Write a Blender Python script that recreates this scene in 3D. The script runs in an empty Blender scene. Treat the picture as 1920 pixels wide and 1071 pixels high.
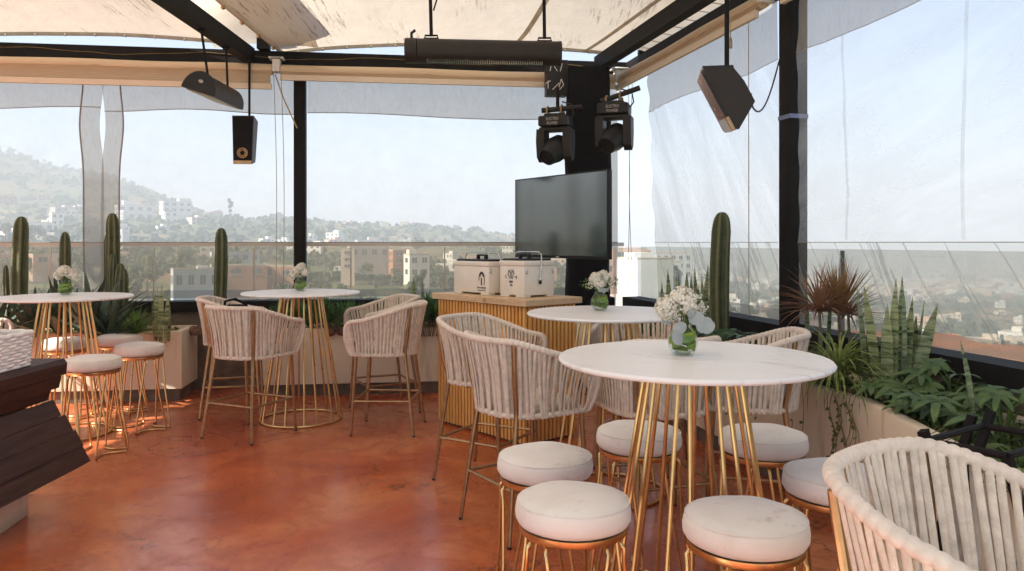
import bpy, bmesh, math, random
from mathutils import Vector, Matrix, noise
V = Vector; R = math.radians; PI = math.pi
sin, cos = math.sin, math.cos
S = bpy.context.scene; COL = S.collection
random.seed(7)
rnd = random.uniform
HAZE = 0.00095; EXPOSURE = 1.62
EYE, FPX, CX, CY = 1.485, 1450.0, 960.0, 455.0
def at(px, py, y):
    """a point of the place seen in that direction of the photo at depth y (metres)"""
    return V(((px - CX) / FPX * y, y, EYE - (py - CY) / FPX * y))
def lerp(a, b, t): return a + (b - a) * t
def sstep(t):
    t = max(0.0, min(1.0, t)); return t * t * (3 - 2 * t)
def interp(xs, ys, x):
    if x <= xs[0]: return ys[0]
    for i in range(1, len(xs)):
        if x <= xs[i]:
            return lerp(ys[i-1], ys[i], (x - xs[i-1]) / (xs[i] - xs[i-1]))
    return ys[-1]

# ------------------------------------------------------------------ mesh builder
ORG = {}
class MB:
    def __init__(s): s.v = []; s.f = []; s.mi = []; s.cur = 0
    def add(s, vs, fs):
        n = len(s.v); s.v += [V(p) for p in vs]
        for f in fs: s.f.append([i + n for i in f]); s.mi.append(s.cur)
        return s
    def box(s, c, d, rz=0, bev=0.0, mat=None):
        """box centred on c with full sizes d; small bevel optional"""
        x, y, z = d[0]/2, d[1]/2, d[2]/2
        M4 = (mat if mat is not None else Matrix.Rotation(rz, 3, 'Z'))
        c = V(c)
        if bev <= 0:
            vs = [V((i*x, j*y, k*z)) for i in (-1, 1) for j in (-1, 1) for k in (-1, 1)]
            fs = [(0,1,3,2),(4,6,7,5),(0,4,5,1),(2,3,7,6),(0,2,6,4),(1,5,7,3)]
            return s.add([M4 @ p + c for p in vs], fs)
        bm = bmesh.new(); bmesh.ops.create_cube(bm, size=1)
        for v in bm.verts: v.co = V((v.co.x*d[0], v.co.y*d[1], v.co.z*d[2]))
        bmesh.ops.bevel(bm, geom=list(bm.edges), offset=bev, segments=2, profile=0.5, affect='EDGES')
        bm.verts.index_update()
        s.add([M4 @ v.co + c for v in bm.verts], [[v.index for v in f.verts] for f in bm.faces]); bm.free()
        return s
    def tube(s, pts, r, n=8, closed=False, caps=True, flat=None, up=None):
        """tube along pts; r number or list; flat = (half width, half thickness) with up = thickness direction(s)"""
        pts = [V(p) for p in pts]; m = len(pts)
        rs = r if isinstance(r, (list, tuple)) else [r]*m
        base = len(s.v); prevN = None; rings = []
        for i in range(m):
            if closed: t = pts[(i+1) % m] - pts[i-1]
            else: t = pts[min(i+1, m-1)] - pts[max(i-1, 0)]
            if t.length < 1e-9: t = V((0,0,1))
            t.normalize()
            if up is not None:
                u = up[i] if isinstance(up, list) else V(up)
                N = u - t * u.dot(t)
            elif prevN is None:
                a = V((0,0,1)) if abs(t.z) < .9 else V((1,0,0))
                N = a - t * a.dot(t)
            else: N = prevN - t * prevN.dot(t)
            if N.length < 1e-9: N = t.orthogonal()
            N.normalize(); prevN = N; B = t.cross(N)
            ra, rb = (flat if flat else (rs[i], rs[i]))
            if flat and isinstance(r, (list, tuple)): ra *= rs[i]; rb *= rs[i]
            rings.append([pts[i] + B*(cos(2*PI*k/n)*ra) + N*(sin(2*PI*k/n)*rb) for k in range(n)])
        vs = [p for ring in rings for p in ring]; fs = []
        for i in range(m if closed else m-1):
            j = (i+1) % m
            for k in range(n):
                l = (k+1) % n
                fs.append((i*n+k, i*n+l, j*n+l, j*n+k))
        if caps and not closed:
            fs.append(tuple(range(n-1, -1, -1))); fs.append(tuple((m-1)*n + k for k in range(n)))
        return s.add(vs, fs)
    def lathe(s, prof, c=(0,0,0), n=24, sx=1, sy=1, capb=True, capt=True):
        c = V(c); vs = []; fs = []
        for r, z in prof:
            for k in range(n):
                a = 2*PI*k/n; vs.append(c + V((cos(a)*r*sx, sin(a)*r*sy, z)))
        for i in range(len(prof)-1):
            for k in range(n):
                l = (k+1) % n; fs.append((i*n+k, i*n+l, (i+1)*n+l, (i+1)*n+k))
        if capb: fs.append(tuple(range(n-1, -1, -1)))
        if capt: fs.append(tuple((len(prof)-1)*n + k for k in range(n)))
        return s.add(vs, fs)
    def prism(s, poly, a, b):
        """poly: list of points; extruded from offset a to offset b (vectors)"""
        n = len(poly); a = V(a); b = V(b)
        vs = [V(p) + a for p in poly] + [V(p) + b for p in poly]
        fs = [tuple(range(n-1, -1, -1)), tuple(range(n, 2*n))]
        for k in range(n):
            l = (k+1) % n; fs.append((k, l, n+l, n+k))
        return s.add(vs, fs)
    def grid(s, fn, nu, nv):
        vs = [fn(i/nu, j/nv) for j in range(nv+1) for i in range(nu+1)]
        fs = [(j*(nu+1)+i, j*(nu+1)+i+1, (j+1)*(nu+1)+i+1, (j+1)*(nu+1)+i) for j in range(nv) for i in range(nu)]
        return s.add(vs, fs)
    def leaf(s, pts, ws, nrm=None, fold=0.0, tw=0.0):
        """ribbon leaf along pts with half widths ws, folded about its midrib"""
        pts = [V(p) for p in pts]; m = len(pts); vs = []; fs = []
        for i in range(m):
            t = (pts[min(i+1, m-1)] - pts[max(i-1, 0)]).normalized()
            up = V(nrm) if nrm is not None else V((0,0,1))
            sd = t.cross(up)
            if sd.length < 1e-4: sd = t.cross(V((1,0,0)))
            sd.normalize()
            if tw: sd = Matrix.Rotation(tw*i/(m-1), 3, t) @ sd
            n_ = sd.cross(t).normalized()
            w = ws[i]
            vs += [pts[i] - sd*w + n_*w*fold, pts[i], pts[i] + sd*w + n_*w*fold]
        for i in range(m-1):
            a = 3*i
            fs += [(a, a+1, a+4, a+3), (a+1, a+2, a+5, a+4)]
        return s.add(vs, fs)
    def build(s, name, mats, parent=None, smooth=True, ang=35, loc=None):
        me = bpy.data.meshes.new(name)
        off = V((0,0,0))
        if parent is not None: off = ORG.get(parent.name, off)
        elif loc is not None: off = V(loc)
        me.from_pydata([p - off for p in s.v], [], s.f); me.validate()
        if not isinstance(mats, (list, tuple)): mats = [mats]
        for m in mats: me.materials.append(m)
        if len(mats) > 1 and len(me.polygons) == len(s.mi): me.polygons.foreach_set('material_index', s.mi)
        if smooth:
            me.polygons.foreach_set('use_smooth', [True]*len(me.polygons))
            if ang: me.set_sharp_from_angle(angle=R(ang))
        me.update()
        o = bpy.data.objects.new(name, me); COL.objects.link(o)
        if parent is not None:
            o.parent = parent; ORG[o.name] = off
        elif loc is not None:
            o.location = loc; ORG[o.name] = V(loc)
        return o

def tag(o, label=None, cat=None, group=None, kind=None):
    if label: o['label'] = label
    if cat: o['category'] = cat
    if group: o['group'] = group
    if kind: o['kind'] = kind
    return o
def thing(name, loc, label, cat, group=None, rz=0, world=False):
    """an Empty at the base of a thing; world=True: its parts are written in scene coordinates"""
    o = bpy.data.objects.new(name, None); COL.objects.link(o)
    o.empty_display_size = .1
    o.location = loc; o.rotation_euler = (0, 0, rz)
    if world: ORG[o.name] = V(loc)
    return tag(o, label, cat, group)
KIDS = {}
def kids(o):
    return [c for c in bpy.data.objects if c.parent == o]
def dup(o, loc=None, rz=None, label=None, parent=None, sc=None):
    c = o.copy(); COL.objects.link(c)
    if parent is not None: c.parent = parent
    if loc is not None: c.location = loc
    if rz is not None: c.rotation_euler = (0, 0, rz)
    if sc is not None: c.scale = (sc, sc, sc) if not hasattr(sc, '__len__') else sc
    if label: c['label'] = label
    for k in kids(o): dup(k, parent=c)
    return c

# ------------------------------------------------------------------ materials
def nodes(name):
    m = bpy.data.materials.new(name); m.use_nodes = True
    nt = m.node_tree; nt.nodes.clear()
    out = nt.nodes.new('ShaderNodeOutputMaterial')
    return m, nt, out
def N(nt, typ, **kw):
    n = nt.nodes.new(typ)
    for k, v in kw.items():
        if k == 'ins':
            for a, b in v.items():
                n.inputs[a].default_value = b
        else: setattr(n, k, v)
    return n
def L(nt, a, b): nt.links.new(a, b)
def rgb(c): return (c[0], c[1], c[2], 1.0)
def coords(nt, kind='Object', scale=(1,1,1), rot=(0,0,0)):
    tc = N(nt, 'ShaderNodeTexCoord'); mp = N(nt, 'ShaderNodeMapping')
    mp.inputs['Scale'].default_value = scale; mp.inputs['Rotation'].default_value = rot
    L(nt, tc.outputs[kind], mp.inputs['Vector']); return mp.outputs['Vector']
def coords_t(nt, rot, freq):
    """turned first, then stretched: streaks in any direction"""
    tc = N(nt, 'ShaderNodeTexCoord'); mp = N(nt, 'ShaderNodeMapping', vector_type='TEXTURE'); mp.inputs['Rotation'].default_value = rot
    mp.inputs['Scale'].default_value = tuple(1/f for f in freq); L(nt, tc.outputs['Object'], mp.inputs['Vector']); return mp.outputs['Vector']
CREASE = (R(58), 0, 0)
def noise_n(nt, vec, scale, detail=4, rough=.55, dist=0):
    n = N(nt, 'ShaderNodeTexNoise', ins={'Scale': scale, 'Detail': detail, 'Roughness': rough, 'Distortion': dist})
    L(nt, vec, n.inputs['Vector']); return n.outputs['Fac']
def ramp(nt, fac, stops):
    r = N(nt, 'ShaderNodeValToRGB'); e = r.color_ramp.elements
    while len(e) < len(stops): e.new(.5)
    for i, (p, c) in enumerate(stops):
        e[i].position = p; e[i].color = rgb(c) if hasattr(c, '__len__') else (c, c, c, 1)
    L(nt, fac, r.inputs['Fac']); return r.outputs['Color']
def mixc(nt, fac, a, b, bt='MIX'):
    n = N(nt, 'ShaderNodeMix', data_type='RGBA', blend_type=bt)
    for sock, x in ((n.inputs[0], fac), (n.inputs[6], a), (n.inputs[7], b)):
        if hasattr(x, 'is_linked'): L(nt, x, sock)
        elif hasattr(x, '__len__'): sock.default_value = rgb(x)
        else: sock.default_value = x
    return n.outputs[2]
def bump(nt, h, strength, dist=.01):
    b = N(nt, 'ShaderNodeBump', ins={'Strength': strength, 'Distance': dist}); L(nt, h, b.inputs['Height']); return b.outputs['Normal']
def pbsdf(nt, out, **ins):
    p = N(nt, 'ShaderNodeBsdfPrincipled')
    for k, v in ins.items():
        k = k.replace('_', ' ')
        if hasattr(v, 'is_linked'): L(nt, v, p.inputs[k])
        else: p.inputs[k].default_value = rgb(v) if (hasattr(v, '__len__') and len(v) == 3 and 'Color' in k or k == 'Sheen Tint') else v
    L(nt, p.outputs[0], out.inputs['Surface']); return p
def mat(name, col, rough=.5, metal=0.0, var=.12, vs=6.0, col2=None, bmp=0.0, bs=80.0, spec=.5, coat=0.0, sheen=0.0, stretch=(1,1,1), trans=0.0, detail=4, bd=.004):
    m, nt, out = nodes(name); v = coords(nt, 'Object', stretch)
    f = noise_n(nt, v, vs, detail)
    a = col2 if col2 else tuple(c*(1-var) for c in col); b = col if col2 else tuple(min(1, c*(1+var)) for c in col)
    c = ramp(nt, f, [(.3, a), (.7, b)])
    r = N(nt, 'ShaderNodeMapRange', ins={'To Min': max(.02, rough-.08), 'To Max': min(1, rough+.08)}); L(nt, f, r.inputs['Value'])
    kw = dict(Base_Color=c, Roughness=r.outputs[0], Metallic=metal, Specular_IOR_Level=spec, Coat_Weight=coat, Sheen_Weight=sheen)
    if bmp: kw['Normal'] = bump(nt, noise_n(nt, coords(nt, 'Object', stretch), bs, 3), bmp, bd)
    p = pbsdf(nt, out, **kw)
    if trans:   # thin leaves and cloth let some light through
        t = N(nt, 'ShaderNodeBsdfTranslucent'); L(nt, c, t.inputs['Color'])
        mx = N(nt, 'ShaderNodeMixShader', ins={0: trans}); L(nt, p.outputs[0], mx.inputs[1]); L(nt, t.outputs[0], mx.inputs[2]); L(nt, mx.outputs[0], out.inputs['Surface'])
    return m
MT = {}
MT['black_steel'] = mat('black_steel', (.011,.010,.0095), .6, .0, .3, 5, bmp=.1, bs=200, spec=.12)
MT['black_plastic'] = mat('black_plastic', (.016,.015,.015), .42, 0, .25, 8, spec=.3)
MT['heater_black'] = mat('heater_black', (.022,.018,.015), .5, 0, .2, 8, spec=.3)
MT['black_cloth'] = mat('black_cloth', (.008,.008,.009), .9, 0, .3, 8, bmp=.3, bs=40, bd=.01, spec=.2)
MT['gold'] = mat('gold_metal', (.72,.49,.22), .3, 1.0, .12, 14)
MT['bronze'] = mat('bronze_metal', (.42,.27,.14), .36, .85, .2, 20)
MT['rope'] = mat('rope', (.71,.62,.51), .9, 0, .16, 30, bmp=.8, bs=190, spec=.15, sheen=.2, bd=.003)
MT['rope_pale'] = mat('rope_rim', (.74,.64,.54), .9, 0, .1, 30, bmp=.5, bs=420, spec=.15, sheen=.2, bd=.002)
MT['seat_cloth'] = mat('seat_cloth', (.62,.54,.46), .85, 0, .08, 30, sheen=.2, spec=.2)
MT['white_plastic'] = mat('white_plastic', (.78,.76,.72), .45, 0, .06, 10)
MT['cream_paint'] = mat('cream_paint', (.82,.76,.66), .4, 0, .05, 6)
MT['steel'] = mat('bright_steel', (.7,.69,.67), .25, 1.0, .1, 20)
MT['white_paper'] = mat('white_paper', (.82,.82,.82), .8, 0, .05, 10)
MT['white_rope'] = mat('white_weave', (.88,.87,.85), .8, 0, .08, 40, bmp=.4, bs=160)
MT['soil'] = mat('soil', (.035,.024,.016), .95, 0, .5, 25, bmp=.8, bs=60, bd=.02)
MT['stone'] = mat('lava_stone', (.16,.09,.06), .95, 0, .4, 25, bmp=.6, bs=50, bd=.01)
MT['ink'] = mat('ink_print', (.05,.045,.04), .7, 0, .1, 20)
MT['white_ink'] = mat('white_print', (.75,.72,.66), .7, 0, .1, 20)
MT['dim_ink'] = mat('dim_print', (.34,.32,.29), .7, 0, .1, 20)
MT['blue_tape'] = mat('blue_tape', (.16,.2,.34), .6, 0, .1, 20)

def leafmat(name, c1, c2, rough=.5, trans=.2, vs=9, stretch=(1,1,1)):
    return mat(name, c2, rough, 0, 0, vs, col2=c1, trans=trans, spec=.35, stretch=stretch)
MT['agave'] = leafmat('agave_leaf', (.03,.055,.035), (.07,.105,.065), .45, .1)
MT['yucca'] = leafmat('grass_tree_leaf', (.10,.22,.04), (.24,.42,.10), .5, .25)
MT['shrub'] = leafmat('shrub_leaf', (.045,.125,.03), (.12,.25,.06), .5, .2)
MT['moss'] = leafmat('groundcover_leaf', (.10,.12,.02), (.26,.27,.05), .6, .3)
MT['philo'] = leafmat('philodendron_leaf', (.022,.06,.016), (.07,.135,.035), .35, .15)
MT['monstera'] = leafmat('lobed_leaf', (.045,.10,.03), (.15,.22,.075), .42, .15)
MT['dracaena'] = leafmat('dracaena_leaf', (.20,.07,.05), (.42,.25,.14), .5, .25)
MT['dracaena_tall'] = leafmat('dracaena_upright_leaf', (.2,.09,.03), (.38,.24,.08), .5, .3)
MT['spider'] = leafmat('spider_plant_leaf', (.11,.20,.035), (.42,.46,.14), .5, .25, vs=30)
MT['vine'] = leafmat('dry_vine', (.12,.08,.03), (.22,.15,.06), .8, .1)
MT['vine_leaf'] = leafmat('vine_leaf', (.05,.09,.02), (.14,.19,.05), .6, .2)
MT['eucalyptus'] = leafmat('eucalyptus_leaf', (.33,.37,.36), (.52,.56,.54), .6, .2)
MT['green_stem'] = leafmat('green_stem', (.06,.12,.02), (.14,.24,.05), .5, .2)
MT['petal'] = mat('white_petal', (.86,.82,.72), .7, 0, .05, 30, trans=.25, spec=.2)
MT['vase_leaf'] = leafmat('vase_leaf', (.10,.28,.015), (.46,.58,.05), .4, .3, vs=14, stretch=(1,1,3))
MT['trunk'] = mat('plant_stem', (.20,.16,.11), .9, 0, .3, 30, bmp=.5, bs=90)

def cactus_mat():
    m, nt, out = nodes('cactus_skin'); v = coords(nt, 'Object')
    at_ = N(nt, 'ShaderNodeAttribute', attribute_name='rib')
    f = noise_n(nt, v, 14, 5)
    c = ramp(nt, f, [(.3, (.035,.05,.02)), (.7, (.075,.095,.038))])
    sp = noise_n(nt, v, 160, 2, .6)
    edge = ramp(nt, at_.outputs['Fac'], [(.78, 0.0), (.98, 1.0)])
    edge2 = mixc(nt, 1.0, edge, ramp(nt, sp, [(.35, .25), (.6, 1.0)]), 'MULTIPLY')
    c2 = mixc(nt, edge2, c, (.22,.20,.095))
    # corky brown base
    tc = N(nt, 'ShaderNodeTexCoord'); sx = N(nt, 'ShaderNodeSeparateXYZ'); L(nt, tc.outputs['Object'], sx.inputs[0])
    add = N(nt, 'ShaderNodeMath', operation='MULTIPLY_ADD', ins={1: .45, 2: 0.0}); L(nt, noise_n(nt, v, 22, 5, .7), add.inputs[0])
    sub = N(nt, 'ShaderNodeMath', operation='SUBTRACT'); L(nt, add.outputs[0], sub.inputs[0]); L(nt, sx.outputs['Z'], sub.inputs[1])
    base = ramp(nt, sub.outputs[0], [(.0, 0.0), (.12, 1.0)])
    c3 = mixc(nt, base, c2, (.24,.17,.075))
    pbsdf(nt, out, Base_Color=c3, Roughness=.6, Specular_IOR_Level=.35, Normal=bump(nt, sp, .35, .006))
    return m
MT['cactus'] = cactus_mat()

def snake_mat():
    m, nt, out = nodes('snake_plant_leaf')
    v = coords(nt, 'Object', (6,6,42)); f = noise_n(nt, v, 1.0, 5, .65, .6)
    c = ramp(nt, f, [(.40, (.045,.08,.035)), (.48, (.23,.28,.125)), (.60, (.40,.44,.23))])
    p = pbsdf(nt, out, Base_Color=c, Roughness=.42, Specular_IOR_Level=.4)
    return m
MT['snake'] = snake_mat()
def snake_edge():
    return mat('snake_leaf_dark', (.10,.135,.06), .45, 0, .5, 20, stretch=(1,1,5))
MT['snake_dark'] = snake_edge()

def floor_mat():
    m, nt, out = nodes('terracotta_concrete'); v = coords(nt, 'Object')
    a = noise_n(nt, v, .9, 6, .6, .8); b = noise_n(nt, v, 3.2, 8, .68, 1.2); c = noise_n(nt, v, 26, 4, .6)
    c1 = ramp(nt, a, [(.36, (.36,.072,.032)), (.50, (.56,.138,.052)), (.64, (.70,.255,.11))])
    c2 = mixc(nt, ramp(nt, b, [(.42, 0.0), (.60, .5)]), c1, (.33,.060,.018))
    c2 = mixc(nt, ramp(nt, b, [(.58, 0.0), (.74, .45)]), c2, (.58,.24,.085))
    c3 = mixc(nt, ramp(nt, c, [(.56, 0.0), (.72, .5)]), c2, (.17,.042,.022))
    # hairline cracks
    nn = N(nt, 'ShaderNodeTexNoise', ins={'Scale': .55, 'Detail': 7, 'Roughness': .55, 'Distortion': .4}); L(nt, v, nn.inputs['Vector'])
    cr = ramp(nt, nn.outputs['Fac'], [(.4955, 0.0), (.4995, 1.0), (.5035, 0.0)])
    crm = mixc(nt, 1.0, cr, ramp(nt, noise_n(nt, v, 1.1, 2), [(.47, 0.0), (.56, .85)]), 'MULTIPLY')
    c4 = mixc(nt, crm, c3, (.09,.03,.018))
    rr = N(nt, 'ShaderNodeMapRange', ins={'From Min': .3, 'From Max': .7, 'To Min': .12, 'To Max': .36}); L(nt, b, rr.inputs['Value'])
    h = mixc(nt, .35, b, c)
    pbsdf(nt, out, Base_Color=c4, Roughness=rr.outputs[0], Specular_IOR_Level=.75, Normal=bump(nt, h, .14, .010))
    return m
MT['floor'] = floor_mat()

def plaster_mat():
    m, nt, out = nodes('cream_plaster'); v = coords(nt, 'Object')
    a = noise_n(nt, v, 2.0, 6, .6); st = noise_n(nt, coords(nt, 'Object', (5, 5, .7)), 2.2, 5, .6)
    c = ramp(nt, a, [(.3, (.74,.62,.46)), (.7, (.83,.72,.56))])
    c = mixc(nt, ramp(nt, st, [(.56, 0.0), (.75, .55)]), c, (.40,.30,.20))
    # darker brown band with an uneven edge along the foot
    tc = N(nt, 'ShaderNodeTexCoord'); sx = N(nt, 'ShaderNodeSeparateXYZ'); L(nt, tc.outputs['Object'], sx.inputs[0])
    k = N(nt, 'ShaderNodeMath', operation='MULTIPLY_ADD', ins={1: .2, 2: -.02}); L(nt, a, k.inputs[0])
    d = N(nt, 'ShaderNodeMath', operation='SUBTRACT'); L(nt, k.outputs[0], d.inputs[0]); L(nt, sx.outputs['Z'], d.inputs[1])
    c = mixc(nt, ramp(nt, d.outputs[0], [(0.0, 0.0), (.09, .6)]), c, (.22,.16,.10))
    pbsdf(nt, out, Base_Color=c, Roughness=.75, Specular_IOR_Level=.3, Normal=bump(nt, noise_n(nt, v, 40, 6), .12, .006))
    return m
MT['plaster'] = plaster_mat()
MT['plinth'] = mat('dark_plinth', (.16,.12,.085), .9, 0, .4, 7, bmp=.4, bs=40)  # dark brown with uneven tone, for plinths and parapets

def marble_mat():
    m, nt, out = nodes('white_stone_top'); v = coords(nt, 'Object', rot=(0,0,.45))
    w = N(nt, 'ShaderNodeTexNoise', ins={'Scale': 1.5, 'Detail': 8, 'Roughness': .58, 'Distortion': 1.3}); 
    mp = N(nt, 'ShaderNodeMapping'); mp.inputs['Scale'].default_value = (.7, 3.0, 1); L(nt, v, mp.inputs[0]); L(nt, mp.outputs[0], w.inputs['Vector'])
    vein = ramp(nt, w.outputs['Fac'], [(.485, 0.0), (.505, 1.0), (.525, 0.0)])
    msk = ramp(nt, noise_n(nt, v, 2.2, 3), [(.44, 0.0), (.62, .75)])
    vm = mixc(nt, 1.0, vein, msk, 'MULTIPLY')
    c = mixc(nt, vm, (.84,.83,.81), (.55,.53,.51))
    pbsdf(nt, out, Base_Color=c, Roughness=.42, Specular_IOR_Level=.45)
    return m
MT['marble'] = marble_mat()

def wood_mat(name, dark, light, stretch, rough=.5, coat=0.0, bmp=.15):
    m, nt, out = nodes(name); v = coords(nt, 'Object', stretch)
    f = noise_n(nt, v, 1.0, 6, .62, .5); g = noise_n(nt, coords(nt, 'Object', tuple(x*5 for x in stretch)), 1.0, 4)
    c = ramp(nt, f, [(.3, dark), (.7, light)])
    c = mixc(nt, ramp(nt, g, [(.5, 0.0), (.75, .4)]), c, tuple(x*.55 for x in dark))
    pbsdf(nt, out, Base_Color=c, Roughness=rough, Specular_IOR_Level=.22, Coat_Weight=coat, Coat_Roughness=.25, Normal=bump(nt, mixc(nt, .5, f, g), bmp, .006))
    return m
MT['slat'] = wood_mat('slat_wood', (.76,.38,.095), (.90,.54,.18), (9,9,1.2), .5)
MT['slat_dark'] = mat('slat_backing', (.09,.035,.012), .7, 0, .2, 8)
MT['pale_wood'] = wood_mat('pale_wood', (.60,.41,.23), (.72,.53,.33), (3,3,14), .5)
MT['dark_wood'] = wood_mat('dark_plank', (.030,.011,.007), (.078,.032,.019), (28,2.2,28), .5, .0, .3)

def fabric_mat(name, col, transl, veil=0.0, clear=0.0, streak=None, weave=0.0, tint=(1,1,1), crease=False):
    """cloth sheet: diffuse + translucent; clear = share of light that passes straight (open mesh weave)"""
    m, nt, out = nodes(name); v = coords(nt, 'Object')
    f = noise_n(nt, v, 5, 4)
    c = ramp(nt, f, [(.3, tuple(x*.93 for x in col)), (.7, col)])
    if streak: c = streak(nt, c)
    d = N(nt, 'ShaderNodeBsdfDiffuse'); t = N(nt, 'ShaderNodeBsdfTranslucent')
    L(nt, c, d.inputs['Color']); L(nt, c, t.inputs['Color'])
    nb = bump(nt, noise_n(nt, coords(nt, 'Object', (1,1,1)), 3.5, 4), .35, .05)
    L(nt, nb, d.inputs['Normal']); L(nt, nb, t.inputs['Normal'])
    mx = N(nt, 'ShaderNodeMixShader', ins={0: transl}); L(nt, d.outputs[0], mx.inputs[1]); L(nt, t.outputs[0], mx.inputs[2])
    last = mx.outputs[0]
    if clear:
        tr = N(nt, 'ShaderNodeBsdfTransparent', ins={'Color': rgb(tint)})
        m2 = N(nt, 'ShaderNodeMixShader', ins={0: clear}); L(nt, last, m2.inputs[1]); L(nt, tr.outputs[0], m2.inputs[2]); last = m2.outputs[0]
        if crease:
            wv = noise_n(nt, coords_t(nt, CREASE, (.7,.28,4.2)), 1.0, 5, .6, .25)  # crease shade painted as dark lines in the see-through share
            cr = ramp(nt, wv, [(.478, clear+.06), (.5, clear-.34), (.522, clear+.06)]); L(nt, cr, m2.inputs[0])
        if weave:
            wv = noise_n(nt, coords(nt, 'Object', (1,1,.12)), 90, 3)
            mr = N(nt, 'ShaderNodeMapRange', ins={'From Min': .3, 'From Max': .7, 'To Min': clear-weave, 'To Max': clear+weave}); L(nt, wv, mr.inputs['Value']); L(nt, mr.outputs[0], m2.inputs[0])
    L(nt, last, out.inputs['Surface']); return m
def roof_streak(nt, c):
    # mildew streaks that run down the fall of the canvas, dense in patches
    v2 = coords(nt, 'Object', (30, 2.4, 2.4), (0, 0, .16))
    s = noise_n(nt, v2, 1.0, 6, .72)
    p = noise_n(nt, coords(nt, 'Object', (1.6, .8, 1)), 1.0, 3)
    k = mixc(nt, 1.0, ramp(nt, s, [(.53, 0.0), (.62, .9)]), ramp(nt, p, [(.50, 0.0), (.60, 1.0)]), 'MULTIPLY')
    return mixc(nt, k, c, (.34,.27,.19))
MT['canvas'] = fabric_mat('canvas_roof', (.79,.71,.60), .39, streak=roof_streak)
MT['canvas_hem'] = mat('canvas_hem', (.66,.60,.52), .85, 0, .1, 8, trans=.75)
MT['seam_grey'] = mat('seam_grey', (.30,.29,.28), .85, 0, .1, 8)
def ripple(nt, c):
    w_ = N(nt, 'ShaderNodeTexWave', wave_type='RINGS', ins={'Scale': 3.0, 'Distortion': 9.0, 'Detail': 2.0, 'Detail Scale': .7}); L(nt, coords(nt, 'Object', (.5,.5,9)), w_.inputs['Vector'])
    return mixc(nt, ramp(nt, w_.outputs['Fac'], [(.35, 0.0), (.65, .55)]), c, (.50,.30,.20))
MT['blind'] = fabric_mat('blind_fabric', (.76,.60,.42), .45, streak=ripple)
MT['blind_case'] = mat('blind_tube', (.66,.50,.33), .6, 0, .08, 4, stretch=(1,1,6))
MT['blind_bar'] = mat('blind_bar', (.74,.62,.48), .5, 0, .06, 4)
MT['mesh_top'] = fabric_mat('curtain_mesh', (.46,.43,.39), .45, clear=.40, weave=.06, tint=(.95,.93,.90))
MT['mesh_low'] = fabric_mat('curtain_low_mesh', (.50,.47,.42), .45, clear=.80, tint=(.95,.87,.78))
MT['mesh_low_side'] = fabric_mat('curtain_low_mesh_creased', (.50,.50,.47), .45, clear=.74, tint=(.92,.91,.87), crease=True)
MT['mesh_low_dark'] = fabric_mat('curtain_foot_hem', (.40,.39,.36), .4, clear=.42, weave=.03, tint=(.82,.82,.80))

def vinyl_mat(name, veil0, veil1, crease=.5, rot=None, sc=(1,1,1), gl=.05):
    """clear plastic sheet: mostly see-through, with dusty scuffs, crease light and dark painted as veil streaks, and a wavy sheen"""
    m, nt, out = nodes(name); v = coords_t(nt, rot, sc) if rot else coords(nt, 'Object', sc)
    f = noise_n(nt, v, 1.6, 7, .62, .6); g = noise_n(nt, coords_t(nt, rot, tuple(2*q for q in sc)) if rot else v, 1.0 if rot else 6, 5, .6)
    w = mixc(nt, .4, f, g)
    mr = N(nt, 'ShaderNodeMapRange', ins={'From Min': .38, 'From Max': .68, 'To Min': veil0, 'To Max': veil1}); L(nt, w, mr.inputs['Value'])
    tr = N(nt, 'ShaderNodeBsdfTransparent', ins={'Color': rgb((.975,.975,.965))})
    d = N(nt, 'ShaderNodeBsdfDiffuse', ins={'Color': rgb((.8,.8,.8))}); t = N(nt, 'ShaderNodeBsdfTranslucent', ins={'Color': rgb((.85,.86,.87))})
    dt = N(nt, 'ShaderNodeMixShader', ins={0: .7}); L(nt, d.outputs[0], dt.inputs[1]); L(nt, t.outputs[0], dt.inputs[2])
    m1 = N(nt, 'ShaderNodeMixShader'); L(nt, mr.outputs[0], m1.inputs[0]); L(nt, tr.outputs[0], m1.inputs[1]); L(nt, dt.outputs[0], m1.inputs[2])
    g_ = N(nt, 'ShaderNodeBsdfGlossy', ins={'Roughness': .12}); nb = bump(nt, w, crease, .05); L(nt, nb, g_.inputs['Normal'])
    lw = N(nt, 'ShaderNodeLayerWeight', ins={'Blend': .25}); L(nt, nb, lw.inputs['Normal'])
    mu = N(nt, 'ShaderNodeMath', operation='MULTIPLY', ins={1: gl*4}); L(nt, lw.outputs['Fresnel'], mu.inputs[0])
    m2 = N(nt, 'ShaderNodeMixShader'); L(nt, mu.outputs[0], m2.inputs[0]); L(nt, m1.outputs[0], m2.inputs[1]); L(nt, g_.outputs[0], m2.inputs[2])
    L(nt, m2.outputs[0], out.inputs['Surface']); return m
MT['vinyl'] = vinyl_mat('clear_vinyl', .09, .20, .25)
MT['vinyl_side'] = vinyl_mat('creased_clear_vinyl', .20, .52, .6, CREASE, (.6, .40, 3.0), .05)
MT['vinyl_wide'] = vinyl_mat('wavy_clear_vinyl', .16, .38, .6, (R(-12), 0, 0), (.6, .5, 1.6), .05)

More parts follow.
